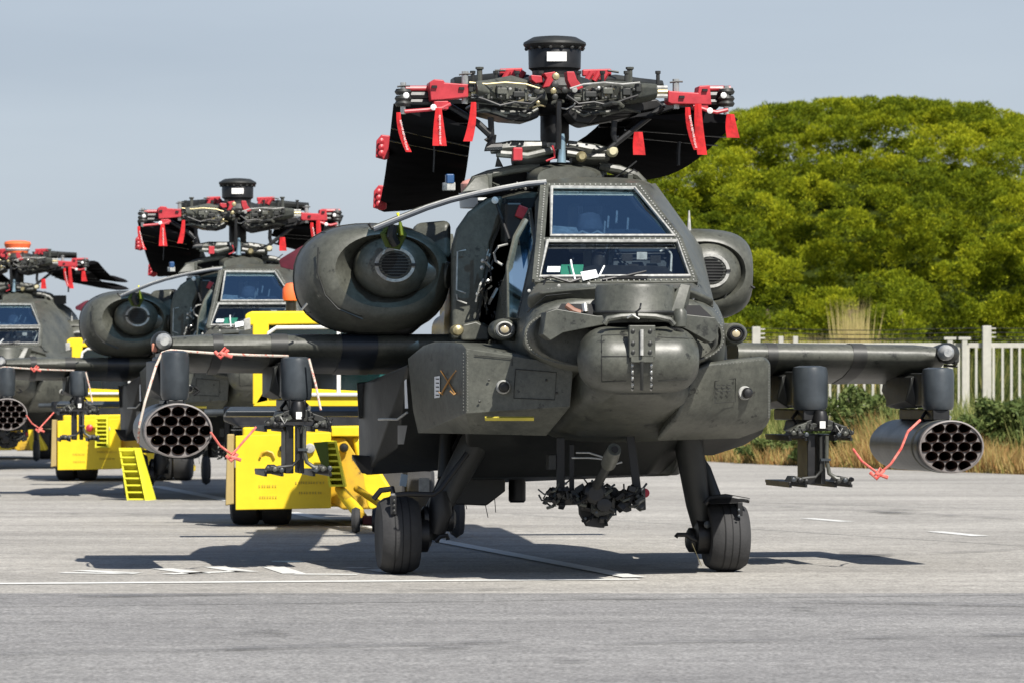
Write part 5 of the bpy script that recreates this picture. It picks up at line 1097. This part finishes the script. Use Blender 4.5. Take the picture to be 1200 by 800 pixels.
def blot(px, py, a_, b_, z, m, name='oil_stain'):
    x0, y0 = gpt(px, py); n_ = 22; ph = random.uniform(0, 6)
    pts = [(x0+a_*math.cos(2*PI*i/n_)*(1+.3*math.sin(3*2*PI*i/n_+ph)+.15*math.sin(7*2*PI*i/n_)), y0+b_*math.sin(2*PI*i/n_)*(1+.25*math.sin(2*2*PI*i/n_+ph))) for i in range(n_)]
    return sheet(name, pts, m, z)
def soft(name, c_, dens, sc_=3):
    m, n, bs = shader(name); N = n.nodes.new; Lk = n.links.new; t = N('ShaderNodeTexCoord'); a = N('ShaderNodeTexNoise'); a.inputs['Scale'].default_value = sc_; a.inputs['Detail'].default_value = 6
    Lk(t.outputs['Object'], a.inputs['Vector']); q = N('ShaderNodeMapRange'); q.inputs[1].default_value = .42; q.inputs[2].default_value = .7; q.inputs[3].default_value = 0; q.inputs[4].default_value = dens
    Lk(a.outputs[0], q.inputs[0]); Lk(q.outputs[0], bs.inputs['Alpha']); bs.inputs['Base Color'].default_value = (*c_, 1); bs.inputs['Roughness'].default_value = .6; return m
OIL = soft('old_oil', (.06, .058, .052), .5); RUB = soft('tyre_rub', (.09, .09, .09), .5, 2)
for i, (px, py, a_, b_) in enumerate(((300, 742, .16, .3), (1010, 650, .2, .5), (660, 775, .1, .15), (1050, 600, .3, .9), (940, 716, .1, .2))):
    blot(px, py, a_, b_, .012+.0008*i, OIL)
for i, (p0, p1, w_) in enumerate((((-50, 702), (640, 690), .22), ((500, 760), (1300, 742), .18), ((700, 665), (1300, 640), .2), ((640, 700), (1300, 712), .2), ((-80, 770), (620, 752), .2), ((850, 590), (1260, 612), .25), ((-60, 600), (230, 604), .3))):
    line(p0, p1, w_, .010+.0003*i, RUB)

# grass bank
m, n, bs = shader('bank_earth'); 
bank_m = mat('bank_soil', (.2, .16, .07), .95, color2=(.12, .13, .04), vscale=.8)
def bank_edge(x):
    for (x0, y0), (x1, y1) in zip(EDGE, EDGE[1:]):
        if x0 <= x <= x1: return y0+(y1-y0)*(x-x0)/(x1-x0)
    return EDGE[-1][1]
NX, NY = 90, 14; b = MB(); vs = []; bw = .75
def bank_z(x, y):
    d = y-bank_edge(x); return -.02+min(1, max(0, d)/8)*.42+.06*math.sin(x*1.3+y*.4)*min(1, max(0, d))
for i in range(NX+1):
    x = -20+60*i/NX
    for j in range(NY+1):
        y = bank_edge(x)+(j/NY)**1.6*75; vs.append(V(x, y, bank_z(x, y)))
b.add(vs, [(i*(NY+1)+j, (i+1)*(NY+1)+j, (i+1)*(NY+1)+j+1, i*(NY+1)+j+1) for i in range(NX) for j in range(NY)])
o = obj('grass_bank', b, bank_m); o['kind'] = 'structure'

def leaf_mat(name, stops, trans=.25, rough=.6):
    m, n, bs = shader(name); N = n.nodes.new; Lk = n.links.new
    at = N('ShaderNodeAttribute'); at.attribute_name = 'tint'; r = N('ShaderNodeValToRGB'); el = r.color_ramp.elements
    while len(el) < len(stops): el.new(.5)
    for e_, (p, c_) in zip(el, stops): e_.position = p; e_.color = (*c_, 1)
    Lk(at.outputs['Fac'], r.inputs[0]); Lk(r.outputs[0], bs.inputs['Base Color']); bs.inputs['Roughness'].default_value = rough
    bs.inputs['Specular IOR Level'].default_value = .15
    tr = N('ShaderNodeBsdfTranslucent'); Lk(r.outputs[0], tr.inputs[0]); mxs = N('ShaderNodeMixShader'); mxs.inputs[0].default_value = trans
    Lk(bs.outputs[0], mxs.inputs[1]); Lk(tr.outputs[0], mxs.inputs[2]); Lk(mxs.outputs[0], n.nodes['Material Output'].inputs[0]); return m
def quads(name, C, U, Vv, tint, m, parent=None, tri=False):
    """many small leaf or blade faces: centres C, half axes U and Vv"""
    n_ = len(C)
    if tri: P = np.stack([C-U, C+U, C+Vv], 1); kk = 3
    else: P = np.stack([C-U*.6-Vv, C+U*.6-Vv, C+U+Vv*.1, C+Vv, C-U+Vv*.1], 1); kk = 5
    me = bpy.data.meshes.new(name); me.vertices.add(n_*kk); me.vertices.foreach_set('co', P.reshape(-1).astype(np.float32))
    me.loops.add(n_*kk); me.loops.foreach_set('vertex_index', np.arange(n_*kk, dtype=np.int32)); me.polygons.add(n_)
    me.polygons.foreach_set('loop_start', np.arange(0, n_*kk, kk, dtype=np.int32)); me.update(); me.validate()
    a = me.attributes.new('tint', 'FLOAT', 'FACE'); a.data.foreach_set('value', tint.astype(np.float32)); me.materials.append(m)
    o = bpy.data.objects.new(name, me); col.objects.link(o)
    if parent: o.parent = parent
    return o
# grasses: blades
def blades(name, n_, fx, hmin, hmax, w_, m, lean=.25, tlo=0, thi=1):
    P = np.array([fx() for _ in range(n_)]); h = rng.uniform(hmin, hmax, n_)*P[:, 3]
    C = P[:, :3]; U = np.zeros((n_, 3)); a = rng.uniform(0, 2*PI, n_); U[:, 0] = np.cos(a)*w_; U[:, 1] = np.sin(a)*w_*.5; 
    Vv = np.zeros((n_, 3)); Vv[:, 0] = rng.normal(0, lean, n_)*h; Vv[:, 1] = rng.normal(0, lean, n_)*h; Vv[:, 2] = h
    return quads(name, C, U, Vv, rng.uniform(tlo, thi, n_), m, tri=True)
GRD = leaf_mat('dry_grass', [(0, (.28, .14, .05)), (.35, (.38, .24, .09)), (.7, (.42, .32, .13)), (1, (.25, .25, .06))], .3, .8)
GRG = leaf_mat('green_grass', [(0, (.08, .12, .03)), (.45, (.2, .24, .07)), (1, (.4, .38, .14))], .3, .8)
GRP = leaf_mat('pale_straw', [(0, (.4, .33, .13)), (1, (.6, .5, .22))], .3, .8)
def pos_dry():
    x = rng.uniform(2.5, 17); e_ = bank_edge(x); y = e_+abs(rng.normal(0, 3.2)); hh = .6+.5*math.sin(x*1.7)*math.sin(x*.6+1)+.3; return (x, y, bank_z(x, y), max(.35, hh))
o = blades('dry_grass', 34000, pos_dry, .15, .6, .014, GRD, .35); tag(o, 'rusty and straw coloured dry grass along the edge of the asphalt', 'grass'); o['kind'] = 'stuff'
def pos_green():
    x = rng.uniform(3, 20); e_ = bank_edge(x); y = e_+4+abs(rng.normal(0, 6)); return (x, min(y, 46), bank_z(x, y), .6+.5*math.sin(x*2.1+.5)**2)
o = blades('green_grass', 30000, pos_green, .25, .8, .018, GRG, .25); tag(o, 'tall green grass and weeds growing in front of the white fence', 'grass'); o['kind'] = 'stuff'
def pos_straw():
    x = rng.normal(6.6 if rng.random() < .45 else 5.7, .8); return (x, 53+rng.uniform(-1, 1), .3, 1.0 if abs(x-6.8) < .25 else .74)
o = blades('straw_grass', 5200, pos_straw, 1.3, 2.9, .022, GRP, .07); tag(o, 'tall pale straw grass rising behind the white fence', 'grass'); o['kind'] = 'stuff'

def pos_under():
    x = rng.uniform(3, 15); return (x, rng.uniform(50, 62), .1, .55+.45*math.sin(x*1.9)**2)
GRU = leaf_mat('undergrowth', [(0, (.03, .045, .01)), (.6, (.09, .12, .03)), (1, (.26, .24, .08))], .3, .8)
o = blades('undergrowth', 30000, pos_under, 1.0, 2.3, .03, GRU, .25); tag(o, 'dark green undergrowth seen through gaps of the white fence', 'undergrowth'); o['kind'] = 'stuff'

# shrubs
LF = leaf_mat('shrub_leaf', [(0, (.045, .07, .02)), (.5, (.1, .14, .04)), (1, (.19, .22, .07))], .25)
def shrub(px, base_y, Y, r_, h, n_, label):
    c_ = W(px, base_y, Y); c_.z = bank_z(c_.x, Y); t = empty('shrub', c_); tag(t, label, 'shrub')
    u = rng.normal(size=(n_, 3)); u /= np.linalg.norm(u, axis=1)[:, None]; rad = rng.uniform(.45, 1, n_)**.5*(1+.3*np.sin(u[:, 0]*5+px)*np.cos(u[:, 2]*6))
    C = u*rad[:, None]*np.array([r_, r_*.7, h*.5]); C[:, 2] = np.abs(C[:, 2]+h*.45)
    a = rng.normal(size=(n_, 3)); a /= np.linalg.norm(a, axis=1)[:, None]; b_ = np.cross(a, rng.normal(size=(n_, 3))); b_ /= np.linalg.norm(b_, axis=1)[:, None]
    quads('foliage', C, a*.018, b_*.055, np.clip(rng.normal(.5, .25, n_), 0, 1), LF, t)
    for i in range(7):
        q_ = V(random.uniform(-r_, r_)*.6, random.uniform(-.3, .3), h*.8); obj('stem', MB().tube([V(0, 0, 0), q_*.5+V(0, 0, .1), q_], [.02, .013, .005], 5), mat('bark', (.12, .09, .06), .9, var=.2) if i == 0 and not bpy.data.materials.get('bark_') else bpy.data.materials['bark'], t)
shrub(1180, 500, 37, .85, 1.0, 8000, 'dense green shrub at the right picture edge before the white fence')
shrub(965, 500, 40, .55, .75, 4500, 'round green shrub seen between the right missile rail and the rocket pod')
shrub(905, 500, 42, .5, .5, 2500, 'low green shrub just right of the nearest helicopter cheek fairing')
shrub(1015, 480, 43, .8, 1.0, 4200, 'pale feathery shrub in front of the pickets behind the red cord')
shrub(1060, 490, 42, .6, .6, 3500, 'loose green shrub behind the right rocket pod')

# ------------------------------------------------------------------ fence
FY = 47.0
fb0 = W(1000, 458, FY); fb0.z = 0; FE = empty('picket_fence', fb0); tag(FE, 'white metal picket fence with posts and wires beyond the asphalt', 'fence')
zt_ = lambda py: W(0, py, FY).z
pk = None; x = 700
WF = mat('white_fence_paint', (.44, .43, .38), .6, var=.12, vscale=5)
while x < 1360:
    X = W(x, 458, FY).x-fb0.x
    if pk is None:
        pk = obj('picket', MB().hull([V(a, d, z) for a in (-.022, .022) for d in (-.012, .012) for z in (.2, zt_(407))]), WF, FE)
        pk.location = (X, 0, 0)
    else:
        o = pk.copy(); col.objects.link(o); o.location = (X+random.uniform(-.008, .008), 0, 0)
    x += 10.1
for py, h in ((404.5, .09), (500, .08)):
    obj('rail', MB().box(V(W(1030, 458, FY).x-fb0.x, .04, zt_(py)), (10.6, .045, h)), WF, FE, bevel=.006)
for px, top, w_ in ((886, 383, .15), (1156, 382, .16), (1113, 396, .1), (1130, 396, .1), (915, 394, .09), (932, 394, .09), (760, 383, .15), (1350, 382, .16)):
    X = W(px, 458, FY).x-fb0.x
    o = obj('post', MB().box(V(X, -.03, zt_(top)/2), (w_, w_, zt_(top))), WF, FE, bevel=.01)
    if w_ > .12:
        for j in range(3): obj('wire_bracket', MB().box(V(X+w_/2+.045, -.03, zt_(top+3+j*5)), (.09, .03, .025)), WF, o)
    elif top == 396: obj('post_cap', MB().box(V(X, -.03, zt_(396.5)), (.22, .12, .05)), WF, o)
for j in range(3):
    pts = []
    for i in range(41): pts.append(V(-5.6+11.5*i/40, -.03, zt_(386+j*5)-.02*math.sin(i*PI/8)))
    obj('barbed_wire', MB().tube(pts, .007, 4), BK, FE)
obj('wire_mesh_strip', MB().tube([V(-5.6, .02, zt_(398)), V(5.9, .02, zt_(398))], .008, 4), BK, FE)

# ------------------------------------------------------------------ pine wood on the rise
TOP = [(700, 215), (760, 175), (800, 152), (830, 141), (870, 131), (920, 124), (960, 121), (1010, 118), (1080, 117), (1130, 121), (1170, 131), (1210, 146), (1280, 178), (1380, 210), (1480, 290)]
def topy(px): return np.interp(px, [a for a, _ in TOP], [c_ for _, c_ in TOP])
YF, YB = 70.0, 84.0
puffs = []; NXP = 37; NTP = 17
for j in range(NTP):
    th = (j+.5)/NTP*PI/2*.98                     # profile: steep front curling to the top
    for i in range(NXP):
        px = 680+(i+random.uniform(-.5, .5)+.5*(j % 2))/NXP*780
        t_ = th+random.uniform(-.04, .04); s = math.sin(t_); out = random.choice((-1.1, 0, 1.1, 2.2))*random.uniform(.6, 1)
        Y = YF+(YB-YF)*(1-math.cos(t_))-out*(.35+.65*math.cos(t_))
        pt = topy(px)+3; zt2 = CH+(458-pt)*(YB+CD)/F; X = (px-600)*(YB+CD)/F*(.93+.07*(Y-YF)/(YB-YF))
        if random.random() < .22: out = -1.7
        elif j < 11: out *= 1.25
        Y = YF+(YB-YF)*(1-math.cos(t_))-out*(.35+.65*math.cos(t_))
        rr_ = random.uniform(.36, .74)*(1.15 if j < 6 else 1)
        z = .3+(zt2-.3-rr_*.8)*s+random.uniform(-.25, .25)*math.cos(t_)
        ph = random.random()
        puffs.append((X, Y+.15, z-.1, rr_*.7, ph))
        for q_ in range(8):                      # lobes on the upper and front side of each bough
            a_ = random.uniform(-.35, PI+.35); e_ = random.uniform(-.2, .9)
            f_ = rr_*random.uniform(.26, .42)
            puffs.append((X+math.cos(a_)*rr_*.8*math.cos(e_), Y-math.sin(e_)*rr_*.55, z+math.sin(a_)*rr_*.55*math.cos(e_)+.1, f_, min(1, max(0, ph+random.uniform(-.25, .25)))))
puffs = np.array(puffs); cnt = (puffs[:, 3]**2*3100).astype(int)+90; n_ = int(cnt.sum())
pi = np.repeat(np.arange(len(puffs)), cnt); print('needles', n_)
u = rng.normal(size=(n_, 3)); u[:, 1] -= .25; u[:, 2] = u[:, 2]*.9+.3; u /= np.linalg.norm(u, axis=1)[:, None]
rad = puffs[pi, 3]*(rng.uniform(.5, 1.0, n_)**.5)*(1+.3*np.sin(u[:, 0]*6+pi)*np.sin(u[:, 2]*7+pi*.7))
C = puffs[pi, :3]+u*rad[:, None]*np.array([1, 1, .62])
d = u*.8+rng.normal(size=(n_, 3))*.4+np.array([0, 0, .45]); d /= np.linalg.norm(d, axis=1)[:, None]
s = np.cross(d, rng.normal(size=(n_, 3))); s /= np.linalg.norm(s, axis=1)[:, None]
sz = rng.uniform(.6, 1.4, n_)
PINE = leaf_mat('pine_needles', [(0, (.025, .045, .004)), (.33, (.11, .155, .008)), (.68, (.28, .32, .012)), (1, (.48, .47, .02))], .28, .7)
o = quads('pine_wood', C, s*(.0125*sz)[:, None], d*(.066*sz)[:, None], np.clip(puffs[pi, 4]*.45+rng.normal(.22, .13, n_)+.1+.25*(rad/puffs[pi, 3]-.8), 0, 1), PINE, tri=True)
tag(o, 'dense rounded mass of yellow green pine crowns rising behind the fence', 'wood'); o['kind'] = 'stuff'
# dark hull inside the wood: hides sky, its colour gives the shadow gaps
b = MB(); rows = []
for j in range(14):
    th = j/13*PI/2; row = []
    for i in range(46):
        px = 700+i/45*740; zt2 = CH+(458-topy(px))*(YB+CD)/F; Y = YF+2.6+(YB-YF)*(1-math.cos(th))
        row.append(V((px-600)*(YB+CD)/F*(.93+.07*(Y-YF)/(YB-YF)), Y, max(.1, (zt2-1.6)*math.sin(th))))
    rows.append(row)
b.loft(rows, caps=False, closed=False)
bo = obj('inner_boughs', b, mat('bough_shade', (.02, .03, .006), 1.0, spec=0, color2=(.035, .045, .01), vscale=2), o)
# a few trunks standing in the front edge of the wood
BR = mat('pine_bark', (.12, .085, .055), .9, var=.3, vscale=8)
for px in (905, 1003, 1062):
    c_ = W(px, 458, YF-.4); t_ = obj('pine_trunk', MB().tube([V(c_.x, c_.y, 0), V(c_.x+.1, c_.y+.2, 1.6), V(c_.x-.1, c_.y+.5, 3.2)], [.14, .1, .06], 8), BR, o)
